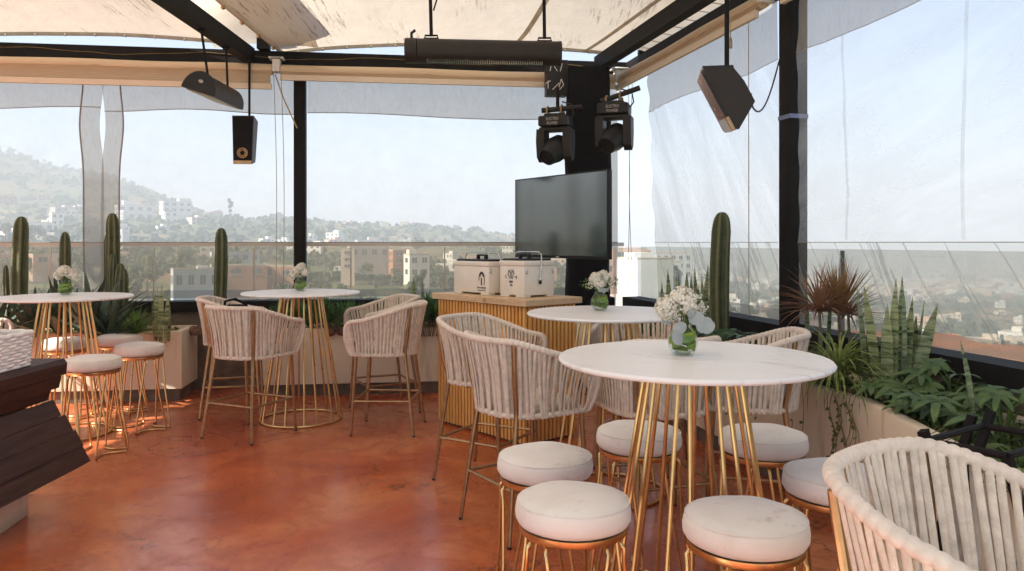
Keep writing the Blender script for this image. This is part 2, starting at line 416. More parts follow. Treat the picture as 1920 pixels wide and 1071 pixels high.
def glass_mat(name, tint, gl=.06, rough=0.0):
    m, nt, out = nodes(name)
    tr = N(nt, 'ShaderNodeBsdfTransparent', ins={'Color': rgb(tint)}); g = N(nt, 'ShaderNodeBsdfGlossy', ins={'Roughness': rough})
    lw = N(nt, 'ShaderNodeLayerWeight', ins={'Blend': .35})
    mu = N(nt, 'ShaderNodeMath', operation='MULTIPLY_ADD', ins={1: gl*4, 2: gl*.3}); L(nt, lw.outputs['Fresnel'], mu.inputs[0])
    mx = N(nt, 'ShaderNodeMixShader'); L(nt, mu.outputs[0], mx.inputs[0]); L(nt, tr.outputs[0], mx.inputs[1]); L(nt, g.outputs[0], mx.inputs[2])
    L(nt, mx.outputs[0], out.inputs['Surface']); return m
MT['rail_glass'] = glass_mat('railing_glass', (.90,.90,.88), .05)
MT['vase_glass'] = glass_mat('vase_glass', (.93,.96,.93), .1)
MT['screen'] = None
def screen_mat():
    m, nt, out = nodes('dark_screen')
    pbsdf(nt, out, Base_Color=(.012,.034,.040), Roughness=.11, Specular_IOR_Level=.8, IOR=2.0, Coat_Weight=.5, Coat_IOR=1.6, Coat_Roughness=.08)
    return m
MT['screen'] = screen_mat()

def seat_mat():
    """pale velour with soft nap and a few stains"""
    m, nt, out = nodes('pale_velour'); oi = N(nt, 'ShaderNodeObjectInfo')
    tc = N(nt, 'ShaderNodeTexCoord'); ad = N(nt, 'ShaderNodeVectorMath', operation='ADD'); L(nt, tc.outputs['Object'], ad.inputs[0])
    k = N(nt, 'ShaderNodeVectorMath', operation='SCALE', ins={0: (7,11,3)}); L(nt, oi.outputs['Random'], k.inputs['Scale']); L(nt, k.outputs[0], ad.inputs[1])
    v = ad.outputs[0]
    a = noise_n(nt, v, 4, 4, .6, .6); b = noise_n(nt, v, 9, 6, .7)
    c = ramp(nt, a, [(.35, (.73,.68,.60)), (.65, (.81,.765,.69))])
    c = mixc(nt, ramp(nt, b, [(.59, 0.0), (.70, .5)]), c, (.48,.36,.25))
    pbsdf(nt, out, Base_Color=c, Roughness=.85, Specular_IOR_Level=.2, Sheen_Weight=.35, Normal=bump(nt, noise_n(nt, v, 60, 5), .08, .006))
    return m
MT['velour'] = seat_mat()
# ------------------------------------------------------------------ camera, sun, sky
cam = bpy.data.cameras.new('camera'); co = bpy.data.objects.new('camera', cam); COL.objects.link(co)
co.location = (0, 0, EYE); co.rotation_euler = (R(90), 0, 0)
cam.sensor_width = 36; cam.lens = FPX / 1920 * 36; cam.shift_x = 0; cam.shift_y = -(535.5 - CY) / 1920
cam.clip_start = .05; cam.clip_end = 40000
S.camera = co
SUN_EL, SUN_DIR = R(40), V((-.90, -.43, 0)).normalized()      # direction towards the sun (horizontal)
sd = V((SUN_DIR.x*cos(SUN_EL), SUN_DIR.y*cos(SUN_EL), sin(SUN_EL)))
sun = bpy.data.lights.new('sun', 'SUN'); sun.energy = 5.0; sun.angle = R(.5); sun.color = (1, .93, .82)
so = bpy.data.objects.new('sun', sun); COL.objects.link(so); so.rotation_euler = (-sd).to_track_quat('-Z', 'Y').to_euler(); so.location = sd*50
w = bpy.data.worlds.new('World'); S.world = w; w.use_nodes = True
nt = w.node_tree; nt.nodes.clear()
wo = nt.nodes.new('ShaderNodeOutputWorld'); bg = nt.nodes.new('ShaderNodeBackground'); sk = nt.nodes.new('ShaderNodeTexSky')
sk.sky_type = 'NISHITA'; sk.sun_disc = False; sk.sun_elevation = SUN_EL
sk.sun_rotation = math.atan2(SUN_DIR.x, SUN_DIR.y)
sk.altitude = 1800; sk.air_density = 1.0; sk.dust_density = 3.0; sk.ozone_density = 1.0
bg.inputs['Strength'].default_value = .08
nt.links.new(sk.outputs[0], bg.inputs['Color']); nt.links.new(bg.outputs[0], wo.inputs['Surface'])
S.view_settings.view_transform = 'Standard'; S.view_settings.look = 'None'; S.view_settings.gamma = 1; S.view_settings.exposure = EXPOSURE if 'EXPOSURE' in globals() else .5
S.cycles.max_bounces = 10; S.cycles.transparent_max_bounces = 16; S.cycles.diffuse_bounces = 5; S.cycles.glossy_bounces = 4; S.cycles.volume_bounces = 2
S.cycles.use_denoising = True; S.cycles.sample_clamp_indirect = 6; S.cycles.caustics_reflective = False; S.cycles.caustics_refractive = False
# ------------------------------------------------------------------ wall lines of the terrace
C0 = V((1.28, 8.45, 0)); dU = V((-.991, -.134, 0)); dN = V((.134, -.991, 0))      # back side: along, into the room
dS = V((.232, -.973, 0)); dM = V((-.973, -.232, 0))                                # right side: along, into the room
def BW(u, n, z): return C0 + dU*u + dN*n + V((0,0,z))
def SW(t, m, z): return C0 + dS*t + dM*m + V((0,0,z))
def u_of(px, n=0.0):
    k = (px - CX)/FPX; b = C0 + dN*n
    return (b.x - k*b.y) / (-dU.x + k*dU.y)
def t_of(px):
    k = (px - CX)/FPX
    return (C0.y*k - C0.x) / (dS.x - k*dS.y)
XR = lambda y: .90 + (8.30 - y)*.238      # line of the inner roof beam on the right
BACK_RZ = math.atan2(-dU.y, -dU.x); SIDE_RZ = math.atan2(dS.y, dS.x)

# floor
mb = MB()
fp = [BW(-.25,-.2,0), BW(8.2,-.2,0), V((-8.0,.6,0)), SW(8.068,-.25,0)]
mb.prism([p for p in reversed(fp)], (0,0,0), (0,0,-.5))
fl = mb.build('terrace_floor', MT['floor'], smooth=False, ang=0); tag(fl, kind='structure')

m = MB(); m.prism([V((-9,.595,0)), V((-9,-14,0)), V((8,-14,0)), V((8,.595,0))], (0,0,-.004), (0,0,-.5)); pv_ = m.build('bounce_ground', mat('pale_bounce_ground', (.64,.60,.54), .8, 0, .12, 2), smooth=False); tag(pv_, kind='structure')  # unseen pale ground added behind the camera to bounce sunlight onto front faces
# low parapet walls behind the planters, with the black window sill on top
def parapet(label, P, a0, a1):
    o = thing('parapet_wall', P((a0+a1)/2, -.06, 0), label, 'wall', world=True)
    m = MB(); m.prism([P(a0,.0,0), P(a1,.0,0), P(a1,-.16,0), P(a0,-.16,0)], (0,0,.001), (0,0,.78)); m.build('wall', MT['plinth'], o, False)
    m = MB(); m.prism([P(a0,.04,0), P(a1,.04,0), P(a1,-.17,0), P(a0,-.17,0)], (0,0,.783), (0,0,.89)); m.build('sill', MT['black_steel'], o, False)
    return o
parapet('low dark parapet with black metal sill behind the cacti', BW, .17, 8.0)
parapet('low dark parapet with black metal sill beside the right planter', SW, -.1, 9.0)

# ------------------------------------------------------------------ steel roof frame
fr = thing('pergola_frame', BW(3.5, 0, 0), 'black steel pergola frame of posts and beams carrying the canvas', 'pergola', world=True)
def beam(p, q, w_, h, name='beam', up=V((0,0,1))):
    m = MB(); p = V(p); q = V(q); d = (q-p).normalized(); s = d.cross(up).normalized(); u2 = s.cross(d)
    a = s*(w_/2); b = u2*(h/2)
    m.prism([p-a-b, p+a-b, p+a+b, p-a+b], (0,0,0), q-p)
    return m.build(name, MT['black_steel'], fr, False)
beam(BW(-.06, 0, 3.365), BW(8.0, 0, 3.365), .12, .15)
beam(SW(.064, 0, 3.360), SW(9.7, 0, 3.360), .12, .15)
bA0, bA1 = V((-2.67, 7.86, 3.385)), V((-2.67, -1.0, 3.385))
beam(bA0, bA1, .11, .146)
beam((-2.52, 7.80, 3.78), (-2.52, -1.0, 3.78), .10, .10)
beam((XR(8.22), 8.22, 3.382), (XR(-1.0), -1.0, 3.382), .10, .144)
for p, q, w_ in (((-2.52, 7.85, 3.442), (-2.52, 7.85, 3.728), .11), ((1.36, 8.02, 3.437), (1.36, 8.02, 3.75), .10)):
    beam(p, q, w_, w_, 'short_post', V((0,1,0)))
beam((1.36, 8.02, 3.80), (1.36+.238*9, -1.0, 3.80), .08, .08)
def post(c, w_, z0, z1, rz):
    m = MB(); m.box((c.x, c.y, (z0+z1)/2), (w_, w_, z1-z0), rz, .006); return m.build('post', MT['black_steel'], fr)
up_ = u_of(563); post(BW(up_, .0, 0), .118, .893, 3.288, BACK_RZ)
post(BW(6.75, .0, 0), .118, .893, 3.288, BACK_RZ)
tp = t_of(1487); pr = post(SW(tp, .0, 0), .14, .893, 3.284, SIDE_RZ)
m = MB(); c = SW(tp, 0, 0); m.box((c.x, c.y, 2.37), (.146, .146, .03), SIDE_RZ); m.build('blue_tape', MT['blue_tape'], pr, False)
post(SW(7.3, .0, 0), .14, .893, 3.284, SIDE_RZ)
for y in (6.9, 3.2, -.8):
    post(V((-6.9, y, 0)), .12, .001, 3.29, 0)
beam((-6.9, 8.0, 3.365), (-6.9, -1.0, 3.365), .11, .14)

# canvas roof: one vaulted canvas per bay, arched at the wall so a slit of sky shows above the beam
def bayA(y): return lerp(.095, .62, sstep((7.82 - y)/3.0))
def canvas_bay(label, x0f, x1f, ry, hem=True):
    o = thing('canvas_canopy', V(((x0f(5)+x1f(5))/2, 5, 3.5)), label, 'canopy', 'cream canvas canopies of the roof', world=True)
    def fn(u, v):
        y = lerp(ry, -.3, v); x = lerp(x0f(y), x1f(y), u)
        z = 3.485 + bayA(y)*4*u*(1-u) + .012*noise.noise(V((x*1.3, y*1.1, 3)))
        return V((x, y, z))
    m = MB(); m.grid(fn, 40, 44); m.build('canvas', MT['canvas'], o, ang=0)
    pts = [fn(i/40, 0) + V((0, .0, 0)) for i in range(41)]
    m = MB(); m.tube(pts, .022, 8, flat=(.035, .012), up=(0, 1, 0)); h = m.build('hem', MT['canvas_hem'], o)
    for i in range(2, 40, 3): m = MB(); m.lathe([(.008,-.014),(.014,0),(.008,.014)], pts[i] + V((0,-.01,-.026)), 8); m.build('eyelet', MT['steel'], h)
    return o, fn
_, fnL = canvas_bay('streaked cream canvas vault over the left part of the terrace', lambda y: -6.72, lambda y: -2.76, 7.70)
oM, fnM = canvas_bay('streaked cream canvas vault over the middle above the television', lambda y: -2.40, lambda y: XR(y) + .03, 8.10)
for i_, u in enumerate((.72, .94)):      # grey arched seams
    pts = [fnM(u + .05*sin(v*2.6) , v) + V((0,0,-.012)) for v in [k/30*.75 for k in range(31)]]
    m = MB(); m.tube(pts, .03, 8, flat=(.026, .006), up=(0,0,1)); m.build('seam', MT['canvas_hem'], oM)
m = MB(); m.grid(lambda i, j: V((lerp(-3.05,-1.98,i), lerp(7.93,-.3,j), 3.72 + .17*sin(PI*i) - (.24 + .12*sin(PI*i))*(1 - sstep(j/.05)))), 6, 90)
tag(m.build('canvas_canopy', MT['canvas'], ang=0, loc=V((-2.6,4,3.86))), 'white canvas ridge flap above the upper beam between the vaults', 'canopy', 'cream canvas canopies of the roof')
# hem pipe with bolts on the left border of the middle canvas
pts = [V((-2.41, y, 3.478)) for y in (8.08, 6, 3, 1, -.3)]
m = MB(); m.tube(pts, .022, 10); hp = m.build('hem_pipe', MT['blind_bar'], oM)
for k in range(17): m = MB(); m.lathe([(.012,-.03),(.02,-.02),(.02,.0),(.012,.01)], (-2.41, 7.8-.45*k, 3.46), 8); m.build('bolt', MT['bronze'], hp)
# narrow laced strip between the two right beams
o = thing('canvas_canopy', V((1.9, 5, 3.5)), 'narrow laced canvas strip between the two beams on the right', 'canopy', 'cream canvas canopies of the roof', world=True)
def fnS(u, v):
    y = lerp(8.0, -.25, v); a = V((XR(y)+.0, y, 3.58)); b = SW((8.45-y)/.973, .02, 3.455)
    p = a.lerp(b, u); p.z += .015*noise.noise(V((p.x*2, p.y*2, 0))); return p
m = MB(); m.grid(fnS, 6, 44); m.build('canvas', MT['canvas'], o, ang=0)
m = MB()
for k in range(33):
    v = .01 + k*.029; a = fnS(.04, v); b = fnS(.97, v + .012)
    m.tube([a + V((0,0,-.012)), (a+b)/2 + V((0,0,-.02)), b + V((0,0,-.012))], .0045, 5)
m.build('lacing', MT['canvas_hem'], o)
m = MB(); m.tube([fnS(.32, .0) + V((0,0,-.03)), fnS(.32, .5) + V((0,0,-.03)), fnS(.32, 1) + V((0,0,-.03))], .014, 8); m.build('rod', MT['pale_wood'], o)

# ------------------------------------------------------------------ roller blinds under the beams
def blind(label, P, a0, a1, n, drop, zc=3.232, r=.056):
    o = thing('roller_blind', P((a0+a1)/2, n, zc), label, 'blind', 'roller blinds under the beams', world=True)
    m = MB(); m.tube([P(lerp(a0,a1,k/12), n, zc + .004*sin(k)) for k in range(13)], r, 16); m.build('roller', MT['blind_case'], o)
    m = MB(); m.grid(lambda i, j: P(lerp(a0+.01,a1-.01,i), n + r*.93 + .004*noise.noise(V((i*20, 0, 1))), lerp(zc, zc - r - drop, j)), 40, 3); m.build('fabric', MT['blind'], o, ang=0)
    zb = zc - r - drop
    m = MB(); m.prism([P(a0,n+r*.93-.016,0), P(a1,n+r*.93-.016,0), P(a1,n+r*.93+.018,0), P(a0,n+r*.93+.018,0)], (0,0,zb-.052), (0,0,zb+.002)); m.build('bottom_bar', MT['blind_bar'], o, False)
    for a in (a0, a1):
        s = .03 if a == a1 else -.03
        m = MB(); c = P(a + (s if a1 > a0 else -s), n, 0)
        rz = BACK_RZ if P is BW else SIDE_RZ
        m.box((c.x, c.y, 3.27), (.05, .12, .13), rz, .008); m.box((c.x, c.y, 3.283 if False else 3.345), (.12, .14, .016), rz, .004)
        m.build('bracket', MT['white_plastic'], o)
    return o
blind('left roller blind let down a little with a rippled mesh strip', BW, u_of(512,.1), u_of(-70,.1), .13, .10)
blind('middle beige roller blind rolled up tight behind the long tube heater', BW, u_of(1150,.1), u_of(528,.1), .13, .005)
blind('beige roller blind rolled up along the right side of the terrace', SW, .16, t_of(1466), .15, .02)
blind('beige roller blind beyond the right hand post', SW, t_of(1516), 7.1, .15, .02)
# blind cords with plastic pulls
def cord(label, p0, p1, sag=.0, r=.0035, pull=True, name='blind_cord', m_='canvas_hem'):
    m = MB(); pts = [V(p0).lerp(V(p1), k/10) + V((sag*sin(PI*k/10), 0, 0)) for k in range(11)]
    m.tube(pts, r, 5)
    if pull: m.lathe([(.004,.05),(.014,.03),(.014,-.03),(.004,-.04)], V(p1), 8)
    o = m.build(name, MT[m_], loc=p0); tag(o, label, 'cord', 'blind pull cords'); return o
for px_, lab in ((513, 'thin pull cord hanging just left of the back post'), (527, 'second thin pull cord by the back post, slightly bowed')):
    u = u_of(px_, .2); cord(lab, BW(u,.2,3.2), BW(u-.02,.2,.95), .02, pull=False)
cord('thin cord hanging at the open corner near the television', BW(u_of(1178,.2),.2,3.2), BW(u_of(1176,.2),.2,.93), .02, pull=False)
cord('thin cord at the open corner bowing outward', BW(u_of(1186,.2),.2,3.2), BW(u_of(1188,.2),.2,.93), -.04, pull=False)
cord('thin pull cord in front of the right curtain near the big post', SW(t_of(1449),.2,3.2), SW(t_of(1450),.2,.95), 0, pull=False)
cord('short blind pull with brown plastic weight by the right post', SW(t_of(1428),.26,3.18), SW(t_of(1428),.26,2.98), 0)
m = MB(); pts = [BW(lerp(u_of(-40), u_of(1100), k/40), .066, 3.385 + .02*sin(k*.55) - .012*abs(sin(k*.9))) for k in range(41)]
m.tube(pts, .004, 5); tag(m.build('wire', MT['vine'], loc=pts[0]), 'thin wire strung along the face of the back beam', 'wire')
m = MB(); pts = [BW(u_of(516,.2),.2,3.17), BW(u_of(530,.22),.22,2.95), BW(u_of(557,.24),.24,2.63)]
m.tube(pts, .007, 6); tag(m.build('cord', MT['bronze'], loc=pts[0]), 'frayed dark cord slanting down to the back post', 'cord')

# ------------------------------------------------------------------ clear plastic curtains
def curtain(label, P, a0, a1, side, border0=0.0, border1=0.0, slant0=0.0, seed=0, split=None, split_bend=.0, gather=0.0, mat_='vinyl', n0=.03, slit=0, welds=(), ztop=3.24):
    o = thing('clear_curtain', P((a0+a1)/2, n0, .93), label, 'curtain', 'clear plastic curtains round the terrace', world=True)
    L_ = abs(a1 - a0); sg = 1 if a1 > a0 else -1
    def disp(a, z):
        s = abs(a - a0)
        d = .018*noise.noise(V((a*1.7+seed, z*.5, seed))) + .010*noise.noise(V((a*5+seed, z*1.1, seed+3)))
        if side: d += .020*noise.noise(V((a*2.2 + z*1.6 + seed, z*.6 - a*.4, 5)))
        if gather: d += .035*gather*math.exp(-s/.6)*sin((s*6 + (z-2.7)*3.5)*5.5)*sstep((z-1.0)/.6)
        return n0 + d
    def pos(f, z):
        b0 = a0 + sg*slant0*sstep((3.1 - z)/2.3); b1_ = a1; g_ = .040*math.exp(-((z-2.66)/.30)**2) - .012
        if slit == 1: b0 += g_
        if slit == -1: b1_ -= g_
        a = lerp(b0, b1_, f)
        return P(a, disp(a, z), z)
    hemz = lambda f: 2.815 + .018*sin(f*7+seed) - .006*f
    b0, b1 = border0/L_, 1 - border1/L_
    def part(name, m_, f0, f1, z0, z1, nu, nv):
        zz = lambda q, f: q(f) if callable(q) else q
        mm = MB(); mm.grid(lambda i, j: pos(lerp(f0,f1,i), lerp(zz(z0, lerp(f0,f1,i)), zz(z1, lerp(f0,f1,i)), j)), nu, nv)
        return mm.build(name, MT[m_], o, ang=0)
    part('mesh_top', 'mesh_top', b0, b1, hemz, ztop, 90, 8)
    part('clear_pane', mat_, b0, b1, 1.485, hemz, 90, 40)
    part('lower_mesh', 'mesh_low_side' if side else 'mesh_low', b0, b1, 1.005, 1.485, 50, 8)
    part('foot_hem', 'mesh_low_dark', b0, b1, .925, 1.005, 50, 2)
    if border0: part('side_border', 'mesh_top', 0, b0, .925, ztop, 4, 40)
    if border1: part('side_border', 'mesh_top', b1, 1, .925, ztop, 4, 40)
    for wpx, bow in welds:      # welded overlap strips in the plastic
        f_ = abs(t_of(wpx) - a0)/L_; mm = MB(); hw = .012/L_
        mm.grid(lambda i, j: pos(f_ - hw + 2*hw*i + bow*.12*sin(PI*j*1.3)/1.0, lerp(1.5, 2.8, j)) + dM*.006, 2, 30); mm.build('weld_strip', MT['vinyl_wide'], o, ang=0)
    for zf in (hemz, lambda f: 1.487):
        mm = MB(); mm.tube([pos(k/60, zf(k/60)) + (dN if P is BW else dM)*.003 for k in range(61)], .0045 if not side else .0022, 5); mm.build('seam', MT['seam_grey'] if not side else MT['canvas_hem'], o)
    for b in ([b0] if border0 else []) + ([b1] if border1 else []):
        mm = MB(); mm.tube([pos(b, lerp(.93, ztop, k/40)) + (dN if P is BW else dM)*.003 for k in range(41)], .008, 5); mm.build('seam', MT['seam_grey'], o)
    return o
uL = u_of(193, .03)
curtain('leftmost clear curtain with grey mesh border on its right edge', BW, uL, 7.6, False, border0=.19, seed=1, slit=1)
curtain('clear curtain between the grey overlap strip and the back post', BW, u_of(553,.03), uL, False, border1=.17, seed=4, slit=-1, n0=.045)
curtain('wide clear curtain behind the counter and television', BW, u_of(1158,.03), u_of(576,.03), False, border0=.10, seed=8)
curtain('creased clear curtain pulled taut left of the big right post', SW, t_of(1222), t_of(1467), True, slant0=.22, seed=12, gather=.35, mat_='vinyl_side')
curtain('widest creased clear curtain right of the big post', SW, t_of(1508), 7.2, True, seed=17, gather=.15, mat_='vinyl_wide', welds=((1592,.04),(1822,-.05)))

# ------------------------------------------------------------------ glass railing outside the curtains
def railing(label, P, a0, a1, step, rail):
    o = thing('glass_railing', P((a0+a1)/2, -.2, .9), label, 'railing', world=True)
    n = int(abs(a1-a0)/step); 
    for k in range(n):
        p, q = lerp(a0,a1,k/n), lerp(a0,a1,(k+1)/n); e = .006*(1 if q > p else -1)
        m = MB(); m.prism([P(p+e,-.22,0), P(q-e,-.22,0), P(q-e,-.232,0), P(p+e,-.232,0)], (0,0,.80), (0,0,1.44)); m.build('glass_pane', MT['rail_glass'], o, False)
    if rail:
        m = MB(); m.prism([P(a0,-.205,0), P(a1,-.205,0), P(a1,-.247,0), P(a0,-.247,0)], (0,0,1.445), (0,0,1.485)); m.build('handrail', MT['white_plastic'], o, False)
    for k in range(1, n):
        a = lerp(a0,a1,k/n); e_ = .007; m = MB(); m.prism([P(a-e_,-.214,0), P(a+e_,-.214,0), P(a+e_,-.238,0), P(a-e_,-.238,0)], (0,0,.80), (0,0,1.43)); m.build('joint', MT['white_plastic'] if rail else MT['black_plastic'], o, False)
    return o
railing('glass railing with pale steel handrail outside the back curtains', BW, .0, 8.0, 1.0, True)
railing('frameless glass railing outside the right side curtains', SW, t_of(1525)-3.5, t_of(1525)+5.25, 1.75, False)

# ------------------------------------------------------------------ planters
def planter(label, poly, z, group=None, th=.07):
    c = sum(poly, V((0,0,0)))/len(poly); c.z = 0
    o = thing('planter', c, label, 'planter', 'cream plaster planters', world=True)
    n = len(poly)
    def inset(d):
        out = []
        for i in range(n):
            a, b, e = poly[i-1], poly[i], poly[(i+1) % n]
            d1 = (b-a).normalized(); d2 = (e-b).normalized()
            n1 = V((-d1.y, d1.x, 0)); n2 = V((-d2.y, d2.x, 0))   # inward for counter-clockwise
            bis = (n1+n2).normalized(); out.append(b + bis*(d/max(.3, bis.dot(n1))))
        return out
    inn = inset(th); rr = .012
    rows = [(poly, .115), (poly, z-rr), (inset(rr*.3), z-rr*.3), (inset(rr), z), (inset(th-rr), z), (inset(th-rr*.3), z-rr*.3), (inn, z-rr), (inn, z-.14)]
    vs = []; fs = []
    for pl, zz in rows: vs += [V((p.x, p.y, zz)) for p in pl]
    for r_ in range(len(rows)-1):
        for i in range(n):
            j = (i+1) % n; fs.append((r_*n+i, r_*n+j, (r_+1)*n+j, (r_+1)*n+i))
    MB().add(vs, fs).build('body', MT['plaster'], o, ang=40)
    m = MB(); ip = inset(.03); m.prism(ip, (0,0,.001), (0,0,.118)); m.build('plinth', MT['plinth'], o, False)
    m = MB(); ip = inset(th-.004); m.prism([V((p.x,p.y,0)) for p in ip], (0,0,.12), (0,0,z-.07)); m.build('soil', MT['soil'], o, False)
    return o
ccw = lambda pl: pl if sum(a.x*b.y-b.x*a.y for a, b in zip(pl, pl[1:]+pl[:1])) > 0 else pl[::-1]
planter('cream planter box with tall cacti at far left', ccw([BW(4.50,.045,0), BW(7.4,.045,0), BW(7.4,.60,0), BW(4.50,.60,0)]), .655)
planter('long cream planter behind the far bar table and counter', ccw([BW(.75,.045,0), BW(3.78,.045,0), BW(3.78,.53,0), BW(.75,.53,0)]), .655)
planter('cream planter along the right side overflowing with leaves', ccw([V((1.68,.6,0)), V((1.70,2.6,0)), V((1.80,3.95,0)), V((1.74,4.15,0)), V((1.24,6.45,0)), BW(.70,.56,0), BW(.70,.05,0), SW(.15,.06,0), SW(8.0,.06,0)]), .68)
# ------------------------------------------------------------------ bar tables
def make_table(loc, label):
    o = thing('bar_table', loc, label, 'table', 'round white bar tables')
    Rt, zt, th = .485, 1.070, .018
    m = MB(); m.lathe([(Rt-.03, zt-th), (Rt-.006, zt-th), (Rt, zt-th+.006), (Rt, zt-.007), (Rt-.006, zt), (Rt-.05, zt)], n=96); m.build('table_top', MT['marble'], o, ang=30)
    m = MB()
    for k in range(8):
        for s in (-1, 1):
            a = 2*PI*(k+.5)/8 + s*.105; a2 = 2*PI*(k+.5)/8 + s*.16
            m.tube([(cos(a)*.165, sin(a)*.165, zt-th-.008), (cos(a2)*.33, sin(a2)*.33, .012)], .0075, 8)
    rods = m
    parts = []
    for k in range(16):
        a = 2*PI*(k//2+.5)/8 + (1 if k % 2 else -1)*.105; a2 = 2*PI*(k//2+.5)/8 + (1 if k % 2 else -1)*.16
        q = MB(); q.tube([(cos(a)*.165, sin(a)*.165, zt-th-.006), (cos(a2)*.33, sin(a2)*.33, .014)], .0078, 8); q.build('leg', MT['gold'], o)
    m = MB(); m.tube([(cos(2*PI*k/64)*.33, sin(2*PI*k/64)*.33, .010) for k in range(64)], .0095, 8, closed=True); m.build('base_ring', MT['gold'], o)
    m = MB(); m.lathe([(.14, zt-th-.012), (.19, zt-th-.012), (.19, zt-th-.001), (.14, zt-th-.001)], n=48); m.build('top_ring', MT['gold'], o)
    return o
T_near = V((.655, 2.81, 0)); T_mid = V((.575, 4.62, 0)); T_far = V((-1.77, 6.50, 0)); T_left = V((-3.47, 6.0, 0))
t0 = make_table(T_near, 'round white stone bar table standing nearest, ringed by pale stools')
t1 = dup(t0, T_mid, .3, 'round white bar table partly hidden behind the nearest table, by the slatted counter')
t2 = dup(t0, T_far, .1, 'round white bar table between two pairs of rope chairs at the back')
t3 = dup(t0, T_left, .22, 'round white bar table among gold stools beside the cacti at left')

# ------------------------------------------------------------------ pale round stools
def make_stool(loc, label):
    o = thing('stool', loc, label, 'stool', 'pale round stools with gold frames')
    z0, z1, r = .592, .682, .185
    prof = [(.02, z0), (r*.86, z0), (r*.95, z0+.008), (r*.995, z0+.022), (r, z0+.042), (r*.985, z1-.030), (r*.962, z1-.0165), (r*.945, z1-.0155), (r*.92, z1-.010), (r*.75, z1+.001), (r*.4, z1+.006), (.001, z1+.007)]
    m = MB(); m.lathe(prof, n=56, capt=False); 
    for p in m.v:
        k = 1 + .012*noise.noise(V((p.x*9, p.y*9, p.z*9))); p.x *= k; p.y *= k
        p.z += .004*noise.noise(V((p.x*8+5, p.y*8, 2)))*(1 if p.z > z1-.05 else .4)
    c = m.build('cushion', MT['velour'], o, ang=0)
    m = MB(); m.tube([(cos(2*PI*k/56)*r*.960, sin(2*PI*k/56)*r*.960, z1-.0155) for k in range(56)], .0022, 5, closed=True); m.build('piping', MT['velour'], c)
    m = MB(); m.lathe([(r*.70, z0-.022), (r*.915, z0-.022), (r*.93, z0-.018), (r*.93, z0-.001), (r*.70, z0-.001)], n=56); m.build('seat_ring', MT['gold'], o)
    for k in range(4):          # four hairpin frames: rod down, bowed foot on the floor, rod up
        a = PI/2*k + PI/4; pts = []
        A0, A1 = a - .20, a + .20; F0, F1 = a - .56, a + .56; rt, rf = r*.84, .222
        top0 = V((cos(A0)*rt, sin(A0)*rt, z0-.022)); f0 = V((cos(F0)*rf, sin(F0)*rf, .008))
        top1 = V((cos(A1)*rt, sin(A1)*rt, z0-.022)); f1 = V((cos(F1)*rf, sin(F1)*rf, .008))
        pts += [top0, top0 + (f0-top0)*.04 + V((cos(A0), sin(A0), 0))*.018, top0.lerp(f0, .12) + V((cos(A0), sin(A0), 0))*.012, top0.lerp(f0, .5), f0 + V((0,0,.03))]
        for j in range(9):
            t = j/8; q = f0.lerp(f1, t); d = 4*t*(1-t); q -= V((cos(a), sin(a), 0))*(.075*d); pts.append(q)
        pts += [f1 + V((0,0,.03)), top1.lerp(f1, .5), top1.lerp(f1, .12) + V((cos(A1), sin(A1), 0))*.012, top1 + (f1-top1)*.04 + V((cos(A1), sin(A1), 0))*.018, top1]
        m = MB(); m.tube(pts, .0068, 8); m.build('leg', MT['gold'], o, ang=0)
    return o
s0 = make_stool(V((.195, 2.47, 0)), 'stained pale stool at the near edge of the nearest table, second lowest in view')
for x, y, rz, lab in (
    (.70, 2.32, .5, 'pale stool standing closest to the viewer, in front of the nearest table'),
    (.128, 2.98, .9, 'pale stool before the slatted counter, just behind the stained stool'),
    (.553, 3.37, .2, 'pale stool seen through the gold legs of the nearest table'),
    (1.075, 3.31, .4, 'pale stool in front of the vine hung planter wall'),
    (1.155, 2.75, .75, 'pale stool half hidden by the rope chair in the corner'),
    (-2.95, 5.45, .35, 'pale stool in front of the others at the left table'),
    (-2.96, 6.15, .1, 'pale stool nearest to the planter corner on the left'),
    (-3.42, 6.74, .6, 'pale stool backed against the left planter front'),
    (-3.73, 6.46, .8, 'pale stool seen through the legs of the left table')):
    dup(s0, (x, y, 0), rz, lab)

